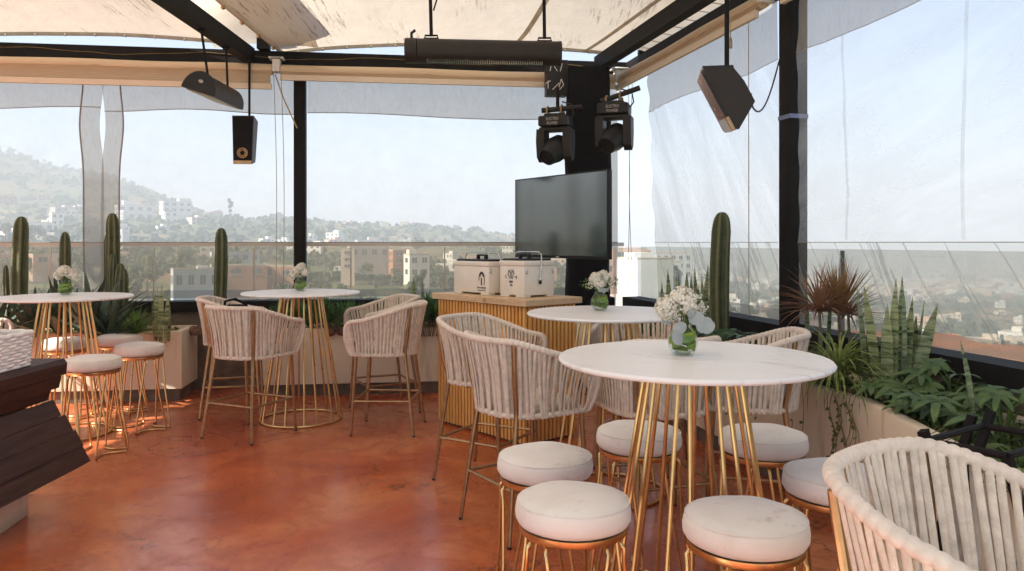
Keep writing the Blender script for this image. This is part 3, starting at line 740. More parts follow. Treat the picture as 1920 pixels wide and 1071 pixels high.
# ------------------------------------------------------------------ rope armchairs
def make_chair(loc, rz, label):
    """bar chair facing local +Y: bronze frame, horseshoe rim and rope strung down to the seat rail"""
    o = thing('rope_chair', loc, label, 'chair', 'rope bar chairs', rz=rz)
    N_ = 120
    def upath(a, b, yf, n):
        pts = []; La = yf; Lb = PI*(a+b)/2; T = 2*La + Lb
        for i in range(n+1):
            s = T*i/n
            if s < La: pts.append(V((a, yf - s, 0)))
            elif s < La + Lb:
                t = PI*(s-La)/Lb; e = .86
                cx, sy = cos(t), sin(t)
                pts.append(V((a*math.copysign(abs(cx)**e, cx), -b*abs(sy)**e, 0)))
            else: pts.append(V((-a, s - La - Lb, 0)))
        return pts
    top = upath(.302, .285, .235, N_); bot = upath(.245, .225, .215, N_)
    for i, p in enumerate(top):
        f = 1 - abs(2*i/N_ - 1); p.z = .880 + .118*sstep(f*1.35)
        top[i] = p
    for p in bot: p.z = .622
    # rim, turned down at both front ends to meet the seat rail
    endR = [V((.250,.235,.622)), V((.262,.262,.68)), V((.280,.276,.76)), V((.295,.270,.835)), V((.302,.250,.868))]
    rim = endR + top[1:-1] + [V((-p.x, p.y, p.z)) for p in reversed(endR)]
    fine = []
    for i in range(len(rim)-1):
        for k in range(3): fine.append(rim[i].lerp(rim[i+1], k/3))
    fine.append(rim[-1]); acc = 0; rs = []
    for i, p in enumerate(fine):
        if i: acc += (p - fine[i-1]).length
        rs.append(.0158 + .0034*abs(sin(acc*PI/.026)))
    m = MB(); m.tube(fine, rs, 10); m.build('rim', MT['rope_pale'], o, ang=60)
    m = MB(); m.tube(bot + [V((-.2,.232,.622)), V((0,.24,.622)), V((.2,.232,.622))], .0155, 8, closed=True); rb = m.build('seat_rail', MT['rope'], o, ang=60)
    # rope
    rr = random.Random(3); m = MB(); K = 52
    for layer in (0, 1):
        for k in range(K+1):
            if layer and k == K: continue
            a = (k/K)*N_; b = ((k + (.9 if layer else 0))/K)*N_
            pk = top[min(N_, int(a))]
            if abs(abs(pk.x) - .229) < .0125 and abs(pk.y + .205) < .03 and layer == 0: continue
            a += rr.uniform(-.5, .5); b += rr.uniform(-1.5, 1.5)
            a = max(0, min(N_-.001, a)); b = max(0, min(N_-.001, b))
            ia, ib = int(a), int(b)
            p = top[ia].lerp(top[ia+1], a-ia); q = bot[ib].lerp(bot[ib+1], b-ib)
            out = V((p.x, p.y + .02, 0)).normalized()
            off = .011 if layer == 0 else -.010
            mid = rr.uniform(-.004, .006)
            pts = []; ups = []
            for j in range(7):
                t = j/6; c = p.lerp(q, t); sag = sin(PI*t)*(.010 if layer == 0 else .004)
                c = c + out*(off*(.65 + .35*abs(2*t-1)) + sag*.0 + mid*sin(PI*t) - .008*sin(PI*t))
                if j == 0: c.z += .008
                if j == 6: c.z -= .012
                pts.append(c); ups.append(out)
            m.tube(pts, 1.0, 6, caps=False, flat=(.0090, .0042), up=ups)
    for s in (-1, 1):       # rope over the front corners
        for k in range(7):
            t = k/6; e = [V((s*p.x, p.y, p.z)) for p in endR]
            i_ = t*(len(e)-1.001); p = e[int(i_)].lerp(e[int(i_)+1], i_-int(i_)); q = V((s*.247, .19 + .02*t, .622))
            m.tube([p + V((s*.008,.0,0)), p.lerp(q,.5) + V((s*.010,0,0)), q + V((s*.012,0,0))], 1.0, 6, caps=False, flat=(.0095,.0042), up=V((s,0,0)))
    m.build('rope_weave', MT['rope'], o, ang=60)
    # seat cushion
    pts = [V((p.x*.93, p.y*.93, 0)) for p in upath(.245, .225, .215, 40)] + [V((-.12,.215,0)), V((.12,.215,0))]
    cen = V((0, 0, 0)); vs = []; fs = []; n = len(pts)
    rows = [(.90, .615), (.99, .628), (1.0, .650), (.985, .668), (.93, .680), (.6, .689), (.02, .691)]
    for k_, z in rows: vs += [V((p.x*k_, p.y*k_, z)) for p in pts]
    for r_ in range(len(rows)-1):
        for i in range(n): fs.append((r_*n+i, r_*n+(i+1)%n, (r_+1)*n+(i+1)%n, (r_+1)*n+i))
    fs.append(tuple(range(n-1,-1,-1)))
    MB().add(vs, fs).build('seat', MT['seat_cloth'], o, ang=0)
    # frame
    F = {}
    for sx in (-1, 1):
        ft = V((sx*.232, .205, .615)); ff = V((sx*.243, .243, .0)); F[(sx,1)] = (ft, ff)
        q = MB(); q.tube([ft, ft.lerp(ff,.5), ff], [.0135,.0125,.0105], 10); l = q.build('leg', MT['bronze'], o)
        q = MB(); q.lathe([(.0112,.0),(.0112,.012)], ff, 10); q.build('foot_cap', MT['black_plastic'], l)
        br = V((sx*.236, -.213, .985)); bm_ = V((sx*.188, -.165, .60)); bf = V((sx*.243, -.243, .0)); F[(sx,-1)] = (bm_, bf)
        path = [br, V((sx*.231,-.208,.93)), V((sx*.212,-.190,.76)), V((sx*.190,-.168,.66)), V((sx*.190,-.169,.60)), V((sx*.196,-.178,.53)), V((sx*.216,-.207,.30)), bf]
        q = MB(); q.tube(path, [.0125]*2+[.0135]*4+[.0125,.0105], 10); l = q.build('leg', MT['bronze'], o)
        q = MB(); q.lathe([(.0112,.0),(.0112,.012)], bf, 10); q.build('foot_cap', MT['black_plastic'], l)
    zf = .265
    def on(k):
        t_, f_ = F[k]; u = (t_.z - zf)/(t_.z - f_.z); p = t_.lerp(f_, u)
        return p
    P_ = [on((-1,1)), on((1,1)), on((1,-1)), on((-1,-1))]
    q = MB()
    for i in range(4): q.tube([P_[i], P_[(i+1)%4]], .0095, 8)
    q.build('footrest', MT['bronze'], o)
    q = MB(); q.tube([(-.23,.205,.612),(.23,.205,.612)], .012, 8); q.tube([(-.235,.0,.606),(.235,.0,.606)], .010, 8); q.build('seat_bar', MT['bronze'], o)
    return o
def face(dx, dy): return math.atan2(dy, dx) - PI/2
c0 = make_chair(V((.968, 1.56, 0)), face(.66, -.75), 'rope bar chair cut off by the lower right corner, nearest of all')
for x, y, dx, dy, lab in (
    (.06, 4.08, .84, .54, 'rope bar chair left of the nearest table with its back to the viewer'),
    (-.16, 4.93, .87, -.49, 'rope bar chair directly in front of the slatted counter'),
    (.76, 4.06, -.3, .95, 'rope bar chair tucked behind the nearest table, its lower half showing under the top'),
    (.87, 5.20, -.45, -.9, 'rope bar chair on the far side of the table by the counter, facing the viewer'),
    (1.30, 4.20, -.95, .30, 'rope bar chair beside the big cactus on the right'),
    (-2.03, 5.985, .41, .91, 'rope bar chair at the far table showing its back, left front of that table'),
    (-2.44, 6.76, .95, .25, 'rope bar chair at the far table with a black bag, close to the planter gap'),
    (-.98, 6.165, -1, .06, 'rope bar chair right of the far table, the nearer of that pair'),
    (-1.13, 6.86, -.88, -.45, 'rope bar chair right of the far table, half hidden behind its twin'),
    (-4.02, 5.66, .88, .45, 'rope bar chair at the left edge behind the white basket')):
    dup(c0, (x, y, 0), face(dx, dy), lab)
# black bag lying on the chair
m = MB(); m.lathe([(.02,.0),(.13,.0),(.16,.04),(.15,.13),(.12,.20),(.07,.235),(.0,.245)], (0,0,0), 20, 1.15, .8)
for p in m.v:
    k = 1 + .28*noise.noise(p*9); p.x *= k; p.y *= k; p.z *= 1 + .15*noise.noise(p*7 + V((4,0,0)))
m.v = [p + V((-2.40, 6.76, .690)) for p in m.v]
o = thing('bag', V((-2.40, 6.76, .69)), 'crumpled black bag lying on a rope chair seat', 'bag', world=True)
m.build('body', MT['black_cloth'], o, ang=0)
m = MB(); m.tube([(-2.5,6.70,.86),(-2.47,6.66,.98),(-2.38,6.65,1.0),(-2.30,6.69,.95),(-2.29,6.74,.85)], .012, 8); m.build('strap', MT['black_cloth'], o)

# ------------------------------------------------------------------ slatted counter with coolers
Ka, Kb, Kc = V((-.63, 6.43, 0)), V((.10, 5.60, 0)), V((.475, 5.99, 0))
eA = (Kb-Ka).normalized(); eB = V((-eA.y, eA.x, 0))
if eB.dot(Kc-Kb) < 0: eB = -eB
LA, LB = (Kb-Ka).length, (Kc-Kb).length
def KP(a, b, z): return Ka + eA*a + eB*b + V((0,0,z))
KRZ = math.atan2(eA.y, eA.x)
o = thing('counter', KP(LA/2, LB/2, 0), 'wooden counter clad in thin vertical slats with pale top', 'counter', world=True)
m = MB(); m.prism([KP(.03,.03,0), KP(LA-.03,.03,0), KP(LA-.03,LB-.03,0), KP(.03,LB-.03,0)][::-1], (0,0,.001), (0,0,1.018)); m.build('body', MT['slat_dark'], o, False)
m = MB()
def slats(a0, a1, fn):
    n = int((a1-a0)/.039)
    for k in range(n):
        c, rz = fn(a0 + (k+.5)*(a1-a0)/n); m.box((c.x, c.y, .515), (.0235, .026, 1.00), rz, .003)
slats(.012, LA-.012, lambda a: (KP(a, .019, 0), KRZ))
slats(.034, LB-.012, lambda b: (KP(LA-.019, b, 0), KRZ + PI/2))
slats(.034, LB-.012, lambda b: (KP(.019, b, 0), KRZ + PI/2))
sl = m.build('slat_cladding', MT['slat'], o, False); sl['kind'] = 'stuff'
m = MB(); c = KP(LA/2, LB/2, 0); m.box((c.x, c.y, 1.044), (LA+.05, LB+.05, .048), KRZ, .004); tp_ = m.build('counter_top', MT['pale_wood'], o, False)
# brand-like burnt mark on the edge of the top: a small leaf of three strokes
m = MB()
for dx, dz in ((-.012,.0),(0,.006),(.012,.0)):
    p = KP(LA*.60+dx, -.0262, 1.040+dz); m.tube([p, p + eA*dx*.6 + V((0,0,.010)), p + V((0,0,.016))], .0016, 4)
m.tube([KP(LA*.60-.018,-.0262,1.034), KP(LA*.60+.018,-.0262,1.034)], .0014, 4)
m.build('burnt_mark', MT['slat_dark'], tp_)

def text_mesh(body, size, mname, parent, M4, name='lettering', align='CENTER', font_bold=False, squeeze=1.0):
    cu = bpy.data.curves.new('text', 'FONT'); cu.body = body; cu.size = size; cu.align_x = align; cu.extrude = .0006; cu.resolution_u = 2
    if font_bold: cu.offset = size*.02
    t = bpy.data.objects.new('text', cu); COL.objects.link(t)
    dg = bpy.context.evaluated_depsgraph_get(); me = bpy.data.meshes.new_from_object(t.evaluated_get(dg))
    bpy.data.objects.remove(t); 
    q = MB(); q.v = [M4 @ V((v.co.x*squeeze, v.co.y, v.co.z)) for v in me.vertices]; q.f = [list(p.vertices) for p in me.polygons]; q.mi = [0]*len(q.f)
    bpy.data.meshes.remove(me)
    return q.build(name, MT[mname], parent, False)
def wallM(origin, right, up=V((0,0,1))):
    right = right.normalized(); nrm = right.cross(up)
    return Matrix(((right.x, up.x, nrm.x, origin.x), (right.y, up.y, nrm.y, origin.y), (right.z, up.z, nrm.z, origin.z), (0,0,0,1)))
ZT = 1.0685
def cooler(label, a, b, la, lb, h, long_handle):
    o = thing('cooler', KP(a+la/2, b+lb/2, ZT), label, 'cooler', 'white retro coolers', world=True)
    def bx(a0, a1, b0, b1, z0, z1, bev): 
        c = KP((a0+a1)/2, (b0+b1)/2, ZT+(z0+z1)/2); return (c, (a1-a0, b1-b0, z1-z0), KRZ, bev)
    m = MB(); m.box(*bx(a, a+la, b, b+lb, .014, h-.045, .008)); bd = m.build('body', MT['cream_paint'], o)
    for (p, q) in ((.0,.0),(1,0),(0,1),(1,1)):
        m = MB(); m.box(*bx(a+.004+p*(la-.11), a+.102+p*(la-.11)-.0, b+.004+q*(lb-.078), b+.074+q*(lb-.078), .0, .016, .003)); m.build('foot', MT['cream_paint'], o)
    m = MB(); m.box(*bx(a-.006, a+la+.006, b-.006, b+lb+.006, h-.046, h-.006, .01)); ld = m.build('lid', MT['cream_paint'], o)
    m = MB(); m.box(*bx(a+.018, a+la-.018, b+.018, b+lb-.018, h-.008, h+.010, .003)); m.build('lid_pad', MT['black_plastic'], ld)
    m = MB()  # wire carrying handle folded up over the lid
    if long_handle:
        pts = [KP(a+la+.012, b+lb*.45, ZT+h*.48), KP(a+la+.012, b+lb*.42, ZT+h+.0), KP(a+la-.03, b+lb*.42, ZT+h+.062), KP(a+.03, b+lb*.42, ZT+h+.062), KP(a-.012, b+lb*.42, ZT+h+.0), KP(a-.012, b+lb*.45, ZT+h*.48)]
    else:
        pts = [KP(a+la+.012, b+lb*.5, ZT+h*.45), KP(a+la+.012, b+lb*.53, ZT+h+.04), KP(a+la-.02, b+lb*.53, ZT+h+.060), KP(a+.02, b+lb*.53, ZT+h+.060), KP(a-.012, b+lb*.53, ZT+h+.04), KP(a-.012, b+lb*.5, ZT+h*.45)]
    m.tube(pts, .0048, 8); m.build('handle', MT['steel'], o)
    m = MB(); c = KP(a+la/2, b+lb*.42, ZT+h+.03); 
    m.box((c.x, c.y, c.z+.012), (.09 if long_handle else .10, .024, .014), KRZ, .004)
    for k in (-1, 1): p = c + eA*(.05*k); m.box((p.x, p.y, p.z-.006), (.022, .03, .046), KRZ, .006)
    m.build('grip', MT['black_plastic'], o)
    for a_ in (a+la+.004,):     # latch with bottle opener on the visible end
        m = MB(); c = KP(a_, b+lb*.5, ZT+h*.47); m.box((c.x, c.y, c.z), (.014, .040, .034), KRZ, .006); lt = m.build('bottle_opener', MT['steel'], o)
        m = MB(); c = KP(a_+.004, b+lb*.5, ZT+h*.40); m.box((c.x, c.y, c.z), (.014, .024, .032), KRZ, .006); m.build('opener_mouth', MT['black_plastic'], lt)
    for b_ in (b+.02, b+lb-.02): c = KP(a+la+.002, b_, ZT+h*.70); m = MB(); m.box((c.x, c.y, c.z), (.008, .014, .044), KRZ, .003); m.build('corner_clip', MT['steel'], o)
    return o, bd
def proj_k(px, y): p = at(px, 500, y); d = p - Ka; return d.dot(eA), d.dot(eB)
a1_, b1_ = proj_k(918, 6.10); a0_, b0_ = proj_k(845, 6.43)
c1, b1 = cooler('long white cooler with a dark round emblem, on the counter end away from the screen', a1_-.455, b1_-.01, .455, .285, .272, True)
a2_, b2_ = proj_k(985, 5.83)
c2, b2 = cooler('boxy white cooler with arched lettering, right beside the long cooler', a2_-.285, b2_-.01, .285, .315, .284, False)
# emblem of the long cooler: an arch over a standing figure, two lines of small print
ea, eb = a1_-.085, b1_-.0125
def on1(da, z): return KP(ea+da, eb, ZT+z*.9)
m = MB()
m.tube([on1(.033*cos(t), .150+.052*sin(t)) for t in [PI*(.0+.1*k) for k in range(11)]], 1.0, 4, flat=(.0045,.0008), up=-eB)
m.tube([on1(.022*cos(t), .155+.034*sin(t)) for t in [PI*(.05+.09*k) for k in range(11)]], 1.0, 4, flat=(.0065,.0008), up=-eB)
m.tube([on1(-.002,.085), on1(-.002,.150)], 1.0, 4, flat=(.0075,.0008), up=-eB)
m.tube([on1(.033,.150), on1(.036,.12), on1(.030,.088)], 1.0, 4, flat=(.004,.0008), up=-eB)
m.tube([on1(-.033,.150), on1(-.034,.125)], 1.0, 4, flat=(.005,.0008), up=-eB)
m.build('emblem', MT['ink'], b1)
text_mesh('Beso cautivador', .0185, 'ink', b1, wallM(on1(0,.058), eA), font_bold=True, squeeze=.92)
text_mesh('Artesanal Mezcal', .015, 'ink', b1, wallM(on1(0,.036), eA), squeeze=.98)
eb2 = b2_-.0125
def on2(da, z): return KP(a2_-.150+da, eb2, ZT+z*.82)
text_mesh('AUA', .042, 'ink', b2, wallM(on2(0,.222), eA), squeeze=.85)
for i_, ch in enumerate('CERCA'):
    k = (i_-2)/2; text_mesh(ch, .036, 'ink', b2, wallM(on2(.056*k, .196-.022*k*k), (eA + V((0,0,-.35*k))).normalized(), (V((0,0,1)) + eA*.35*k).normalized()))
text_mesh('ON', .032, 'ink', b2, wallM(on2(0,.168), eA), squeeze=.85)
text_mesh('MHB', .024, 'ink', b2, wallM(on2(0,.132), eA), font_bold=True, squeeze=.8)
text_mesh('TIN', .024, 'ink', b2, wallM(on2(0,.100), eA), squeeze=.8)

# ------------------------------------------------------------------ television on the draped column
tl, tr_ = V((.025, 7.14, 0)), V((.757, 6.10, 0)); dT = (tr_-tl).normalized(); nT = V((dT.y, -dT.x, 0))
if nT.y > 0: nT = -nT
TRZ = math.atan2(dT.y, dT.x); tc_ = (tl+tr_)/2
o = thing('television', V((tc_.x, tc_.y, 1.69)), 'large flat television angled on the black draped column', 'television', world=True)
WT, HT = (tr_-tl).length, .715; ZC = 1.708
m = MB(); p = tc_ - nT*(-.0) - nT*0; m.box((p.x-nT.x*.024, p.y-nT.y*.024, ZC), (WT, .045, HT), TRZ, .006); m.build('body', MT['black_plastic'], o)
m = MB(); p = tc_ + nT*.001
m.prism([p - dT*(WT/2-.012) + V((0,0,ZC-HT/2+.024)), p + dT*(WT/2-.012) + V((0,0,ZC-HT/2+.024)), p + dT*(WT/2-.012) + V((0,0,ZC+HT/2-.012)), p - dT*(WT/2-.012) + V((0,0,ZC+HT/2-.012))][::-1], (0,0,0), nT*.0015); m.build('screen', MT['screen'], o, False)
m = MB(); p = tc_ + nT*.002 + V((0,0,ZC-HT/2+.012)); m.box(p, (.035,.006,.008), TRZ); m.build('maker_badge', MT['white_ink'], o, False)
m = MB(); p = tc_ - nT*.06; m.box((p.x, p.y, ZC), (.42, .05, .36), TRZ, .01); q_ = V((.80, 7.86, 0)); 
m.tube([V((p.x, p.y, ZC)), V((q_.x, q_.y, ZC))], .03, 8); m.build('wall_bracket', MT['black_steel'], o)

# black cloth wrapped column
def drape(t, z):
    # t 0..1 round a rounded rectangle
    a = 2*PI*t; ex = .45
    x = .225*math.copysign(abs(cos(a))**ex, cos(a)); y = .15*math.copysign(abs(sin(a))**ex, sin(a))
    k = 1 + .05*noise.noise(V((cos(a)*2, sin(a)*2, z*1.2))) + .045*noise.noise(V((cos(a)*3 + z*3.0, sin(a)*3, z*4.5)))
    tw = .04*sin(z*2)
    return V((.785 + x*k*(1+.04*sin(z*3)), 8.02 + y*k, z))
m = MB(); m.grid(lambda i, j: drape(i, lerp(.72, 3.28, j)), 72, 90); o = m.build('draped_column', MT['black_cloth'], ang=0, loc=V((.785, 8.02, .72))); tag(o, 'column wrapped in wrinkled black cloth behind the television', 'column')
# black box with chalk-like white marks on the beam
o = thing('junction_box', V((.46, 7.96, 3.0)), 'black box with white scribbled lines beside the column top', 'box', world=True)
m = MB(); m.box((.455, 7.98, 3.175), (.22, .16, .36), .12, .006); m.build('body', MT['black_plastic'], o)
m = MB()
def seg(x0, z0, x1, z1): m.tube([V((.455+x0-.012, 7.889+.12*x0, 3.175+z0)), V((.455+x1-.012, 7.889+.12*x1, 3.175+z1))], .0042, 5)
for s_ in ((-.055,.06,-.04,.13),(-.02,.12,.02,.06),(.05,.06,.07,.14),(-.1,-.07,-.05,-.04),(-.075,-.12,-.075,-.04),(-.03,-.13,.04,-.06),(.03,-.13,.06,-.02),(.06,-.02,.085,-.08),(.085,-.08,.04,-.13)): seg(*s_)
m.build('scribble', MT['white_ink'], o)

# moving head lights
def moving_head(loc, rz, label, pipe_dir, rod):
    o = thing('stage_light', loc, label, 'stage light', 'moving head stage lights', rz=rz)
    m = MB(); m.box((0,0,0), (.30,.24,.105), 0, .02); m.box((0,0,.062), (.20,.16,.03), 0, .008); b = m.build('base', MT['black_plastic'], o)
    text_mesh('ELECTRO', .040, 'dim_ink', b, wallM(V((-.0,-.1212,.003)), V((1,0,0))), font_bold=True, squeeze=.75)
    text_mesh('POWER', .040, 'dim_ink', b, wallM(V((-.0,-.1212,-.040)), V((1,0,0))), font_bold=True, squeeze=.8)
    m = MB()   # yoke: a wide fork
    for s in (-1, 1):
        prof = [V((s*.125, -.085, -.075)), V((s*.125, .085, -.075)), V((s*.125, .10, -.20)), V((s*.125, .07, -.35)), V((s*.125, .0, -.395)), V((s*.125, -.07, -.35)), V((s*.125, -.10, -.20))]
        m.prism(prof, (-.048,0,0), (.03,0,0)) if s < 0 else m.prism(prof, (-.03,0,0), (.048,0,0))
    m.box((0,0,-.075), (.30,.17,.04), 0, .012); m.build('yoke', MT['heater_black'], o)
    m = MB(); ax = V((-.35,-.75,-.55)).normalized(); c = V((0,0,-.27)); n_ = ax.orthogonal().normalized(); b_ = ax.cross(n_)
    prof = [(.0,-.14),(.07,-.135),(.11,-.10),(.125,-.02),(.120,.05),(.105,.09),(.088,.16),(.080,.165),(.074,.14),(.0,.135)]
    vs = []; fs = []; nn = 20
    for r_, t_ in prof:
        for k in range(nn):
            an = 2*PI*k/nn; vs.append(c + ax*t_ + (n_*cos(an) + b_*sin(an))*r_)
    for i in range(len(prof)-1):
        for k in range(nn): fs.append((i*nn+k, i*nn+(k+1)%nn, (i+1)*nn+(k+1)%nn, (i+1)*nn+k))
    m.add(vs, fs); h = m.build('head', MT['black_plastic'], o)
    m = MB(); m.tube([V(pipe_dir)*-.14 + V((0,0,.125)), V(pipe_dir)*.26 + V((0,0,.125))], .026, 12); m.build('pipe', MT['heater_black'], o)
    m = MB()
    for s in (-.08, .06):
        p = V(pipe_dir)*s + V((0,0,.115)); m.tube([p + V((0,-.034,-.04)), p + V((0,-.036,.02)), p + V((0,0,.046)), p + V((0,.036,.02)), p + V((0,.034,-.04))], .009, 6); m.tube([p + V((-.02,0,-.03)), p + V((.03,0,-.03))], .012, 6)
    m.build('clamp', MT['bronze'], o)
    if rod:
        m = MB(); m.tube([(.02,0,.14),(.02,0,.34)], .018, 8); m.build('hanger', MT['black_steel'], o)
    m = MB(); m.tube([V((.15,-.02,.01)), V((.19,-.03,.06)), V((.17,-.02,.16)), V((.06,.02,.20))], .007, 6); m.build('cable', MT['black_plastic'], o)
    return o
l1 = at(1042, 229, 7.62); moving_head(l1, -.35, 'moving head stage light hanging left of the draped column', (.97,.2,.06), True)
l2 = at(1152, 206, 7.45); moving_head(l2, -.30, 'moving head stage light right of the draped column with tilted pipe', (.93,.1,.30), False)

# ------------------------------------------------------------------ ceiling heaters and speaker
def rod_(o, p, q, r=.011): m = MB(); m.tube([p, q], r, 8); m.lathe([(.03,-.02),(.03,.0)], V(q), 10); return m.build('hanging_rod', MT['black_steel'], o)
# half round heater hanging from the left beam, its end cap towards us
h0, h1 = V((-2.62, 6.50, 2.80)), V((-2.70, 7.42, 2.845)); ax = (h1-h0).normalized(); sx_ = ax.cross(V((0,0,1))).normalized(); uz = sx_.cross(ax)
o = thing('heater', h0, 'half round black patio heater hung under the left beam on two rods', 'heater', 'hanging patio heaters', world=True)
roll = -.30; rx = sx_*cos(roll) + uz*sin(roll); ru = uz*cos(roll) - sx_*sin(roll)
prof = [h0 + rx*(.135*cos(t)) + ru*(.165*sin(t) - .05) for t in [PI*k/16 for k in range(17)]]
m = MB(); m.prism(prof, (0,0,0), h1-h0); m.build('housing', MT['heater_black'], o)
m = MB(); m.prism([h0 + (p - h0)*1.06 + ru*.003 for p in prof], -ax*.018, V((0,0,0)) - ax*.001); cp = m.build('end_cap', MT['black_plastic'], o)
m = MB(); m.lathe([(.001,0),(.016,0)], V((0,0,0)), 6); m.v = [h0 - ax*.020 + ru*.04 + rx*p.x*1.4 + ru*p.y for p in m.v]; m.build('badge', MT['white_ink'], cp)
m = MB(); m.prism([h0 - rx*.115 - ru*.052, h0 + rx*.115 - ru*.052, h0 + rx*.115 - ru*.058, h0 - rx*.115 - ru*.058], ax*.04, h1-h0-ax*.04); m.build('grille', MT['bronze'], o, False)
rod_(o, h0 + ax*.12 + ru*.10, V((-2.66, 6.62, 3.31))); rod_(o, h0 + ax*.72 + ru*.10, V((-2.67, 7.22, 3.31)))
# speaker on a rod
o = thing('speaker', V((-2.62, 7.75, 2.3)), 'small dark loudspeaker hung on a long rod by the back window', 'speaker', world=True)
RZs = .06; ms = Matrix.Rotation(RZs, 3, 'Z'); sc_ = at(461, 265, 7.72)
poly = [V((-.10,-.09,.235)), V((.10,-.09,.235)), V((.10,-.09,-.10)), V((.085,-.09,-.235)), V((-.085,-.09,-.235)), V((-.10,-.09,.235))]
m = MB(); m.add([sc_ + ms @ V(p) for p in ((-.105,-.10,.24),(.105,-.10,.24),(.090,-.115,-.24),(-.090,-.115,-.24),(-.085,.13,.215),(.085,.13,.215),(.07,.09,-.20),(-.07,.09,-.20))], [(3,2,1,0),(4,5,6,7),(0,1,5,4),(1,2,6,5),(2,3,7,6),(3,0,4,7)]); m.build('cabinet', MT['heater_black'], o, False)
m = MB(); m.add([sc_ + ms @ V(p) for p in ((-.095,-.104,.225),(.095,-.104,.225),(.082,-.118,-.20),(-.082,-.118,-.20))], [(3,2,1,0)]); m.build('grille', MT['black_cloth'], o, False)
m = MB(); 
for r_, rr_ in ((.045,.008),(.028,.006)): m.tube([sc_ + ms @ V((cos(2*PI*k/24)*r_, -.121, -.13 + sin(2*PI*k/24)*r_)) for k in range(24)], rr_, 6, closed=True)
m.build('tweeter_ring', MT['bronze'], o)
m = MB(); m.add([sc_ + ms @ V(p) for p in ((-.088,-.117,-.205),(.088,-.117,-.205),(.086,-.119,-.238),(-.086,-.119,-.238))], [(3,2,1,0)]); m.build('foot_strip', MT['bronze'], o, False)
rod_(o, sc_ + V((.035,0,.22)), V((sc_.x+.035, sc_.y, 3.31)), .012)
# long tube heater
e0, e1 = at(761, 95, 6.20), at(1048, 101, 6.26); ax = (e1-e0).normalized()
o = thing('heater', e0, 'long black tube heater hung level above the television', 'heater', 'hanging patio heaters', world=True)
def tubeprof(rad, zoff=0): return [V((0,0,0)) + V((0,-cos(t),0))*rad + V((0,0,sin(t)*rad*.98+zoff)) for t in [-.6*PI + k*(1.45*PI)/18 for k in range(19)]]
m = MB(); pr_ = [e0 + p for p in tubeprof(.100)]; m.prism(pr_, ax*.10, e1-e0); m.build('housing', MT['heater_black'], o)
m = MB(); m.prism([e0 + p*1.02 for p in tubeprof(.100)], ax*.0, ax*.092); cp = m.build('end_cap', MT['heater_black'], o)
m = MB(); m.prism([e0 + p*1.02 for p in tubeprof(.100)], (e1-e0), (e1-e0)+ax*.02); m.build('end_cap', MT['heater_black'], o)
m = MB(); g0, g1 = e0 + ax*.18, e1 - ax*.14
for k in range(64):
    c = g0.lerp(g1, k/63); m.tube([c + V((0,-.074,-.070)), c + V((0,-.094,-.088)), c + V((0,-.05,-.104))], .0028, 4, caps=False)
gr = m.build('grille', MT['steel'], o)
m = MB(); m.tube([g0 + V((0,-.04,-.07)), g1 + V((0,-.04,-.07))], .012, 8); m.build('heating_tube', MT['gold'], gr)
for f_ in (.165, .905):
    c = e0.lerp(e1, f_); q = MB(); q.tube([c + V((-.05,0,.098)), c + V((-.05,0,.125)), c + V((.05,0,.125)), c + V((.05,0,.098))], .008, 6); q.tube([c + V((-.06,0,.100)), c + V((.06,0,.100))], .009, 6); q.build('bracket', MT['black_steel'], o)
    rod_(o, c + V((0,0,.12)), c + V((-.02 if f_ < .5 else -.01, 0, .92)), .014)
m = MB(); c = e0.lerp(e1,.165); m.tube([c + V((.03,-.02,.9)), c + V((.045,-.02,.6)), c + V((.05,-.02,.42)), c + V((.02,-.02,.32))], .007, 6); m.build('cable', MT['black_plastic'], o)
m = MB(); c = e0 + ax*.045; m.tube([c + V((0,0,.09)), c + V((0,0,.14)), c + V((.03,0,.165))], .012, 6); m.build('cable_gland', MT['black_plastic'], o)
# heater on the right seen from its end
Yh = 4.0
def H(px, py, dy=0.0): return at(px, py, Yh) + V((0, dy, 0))
out = [(1319,126),(1373,124),(1384,137),(1396,152),(1416,190),(1386,242),(1379,240)]
o = thing('heater', H(1370,180), 'angular black heater with mesh front hanging by the right post', 'heater', 'hanging patio heaters', world=True)
axh = V((.13, .62, .08))     # its length runs away from us
ol = [H(*p) for p in out]
m = MB(); m.prism(ol[::-1], (0,0,0), axh); m.build('housing', MT['heater_black'], o, False)
m = MB(); m.prism([H(1317,124), H(1374,122), H(1376,127), H(1320,130)][::-1], (0,-.004,0), axh*1.004); m.build('top_flange', MT['black_plastic'], o, False)
# mesh guard standing proud of the open face
a_, b_ = H(1319,128), H(1380,243); dn = (b_-a_).normalized(); nout = V((-dn.z, 0, dn.x)); 
if nout.x > 0: nout = -nout
m = MB()
for k in range(40):
    p = a_.lerp(b_, (k+.5)/40) + nout*.020; m.tube([p - V((0,.004,0)), p + axh], .0022, 4, caps=False)
for k in range(12):
    q = axh*(k/11); m.tube([a_ + nout*.0 + q, a_ + nout*.022 + q + dn*.01, b_ + nout*.022 + q - dn*.01, b_ + q], .0022, 4, caps=False)
m.build('mesh_guard', MT['steel'], o)
m = MB(); m.prism([a_.lerp(b_,.78) + nout*.001, b_ + nout*.001, b_ + nout*.024, a_.lerp(b_,.78) + nout*.024], (0,0,0), axh*.9); m.build('reflector', MT['bronze'], o, False)
rod_(o, H(1388,140,.25), V((H(1388,140,.25).x, Yh+.25, 3.55)), .0135)
m = MB(); m.lathe([(.022,-.03),(.022,.03)], H(1386,150,.25), 10); m.lathe([(.012,-.02),(.012,.02)], H(1417,176,.1), 8); m.build('knuckle', MT['black_plastic'], o)
q0, q1 = H(1417,177,.1), SW(tp,.10,0)+V((0,0,2.80))
pts = [q0.lerp(q1, t) - V((0,0,.17*sin(PI*t**.75))) for t in [k/12 for k in range(13)]]
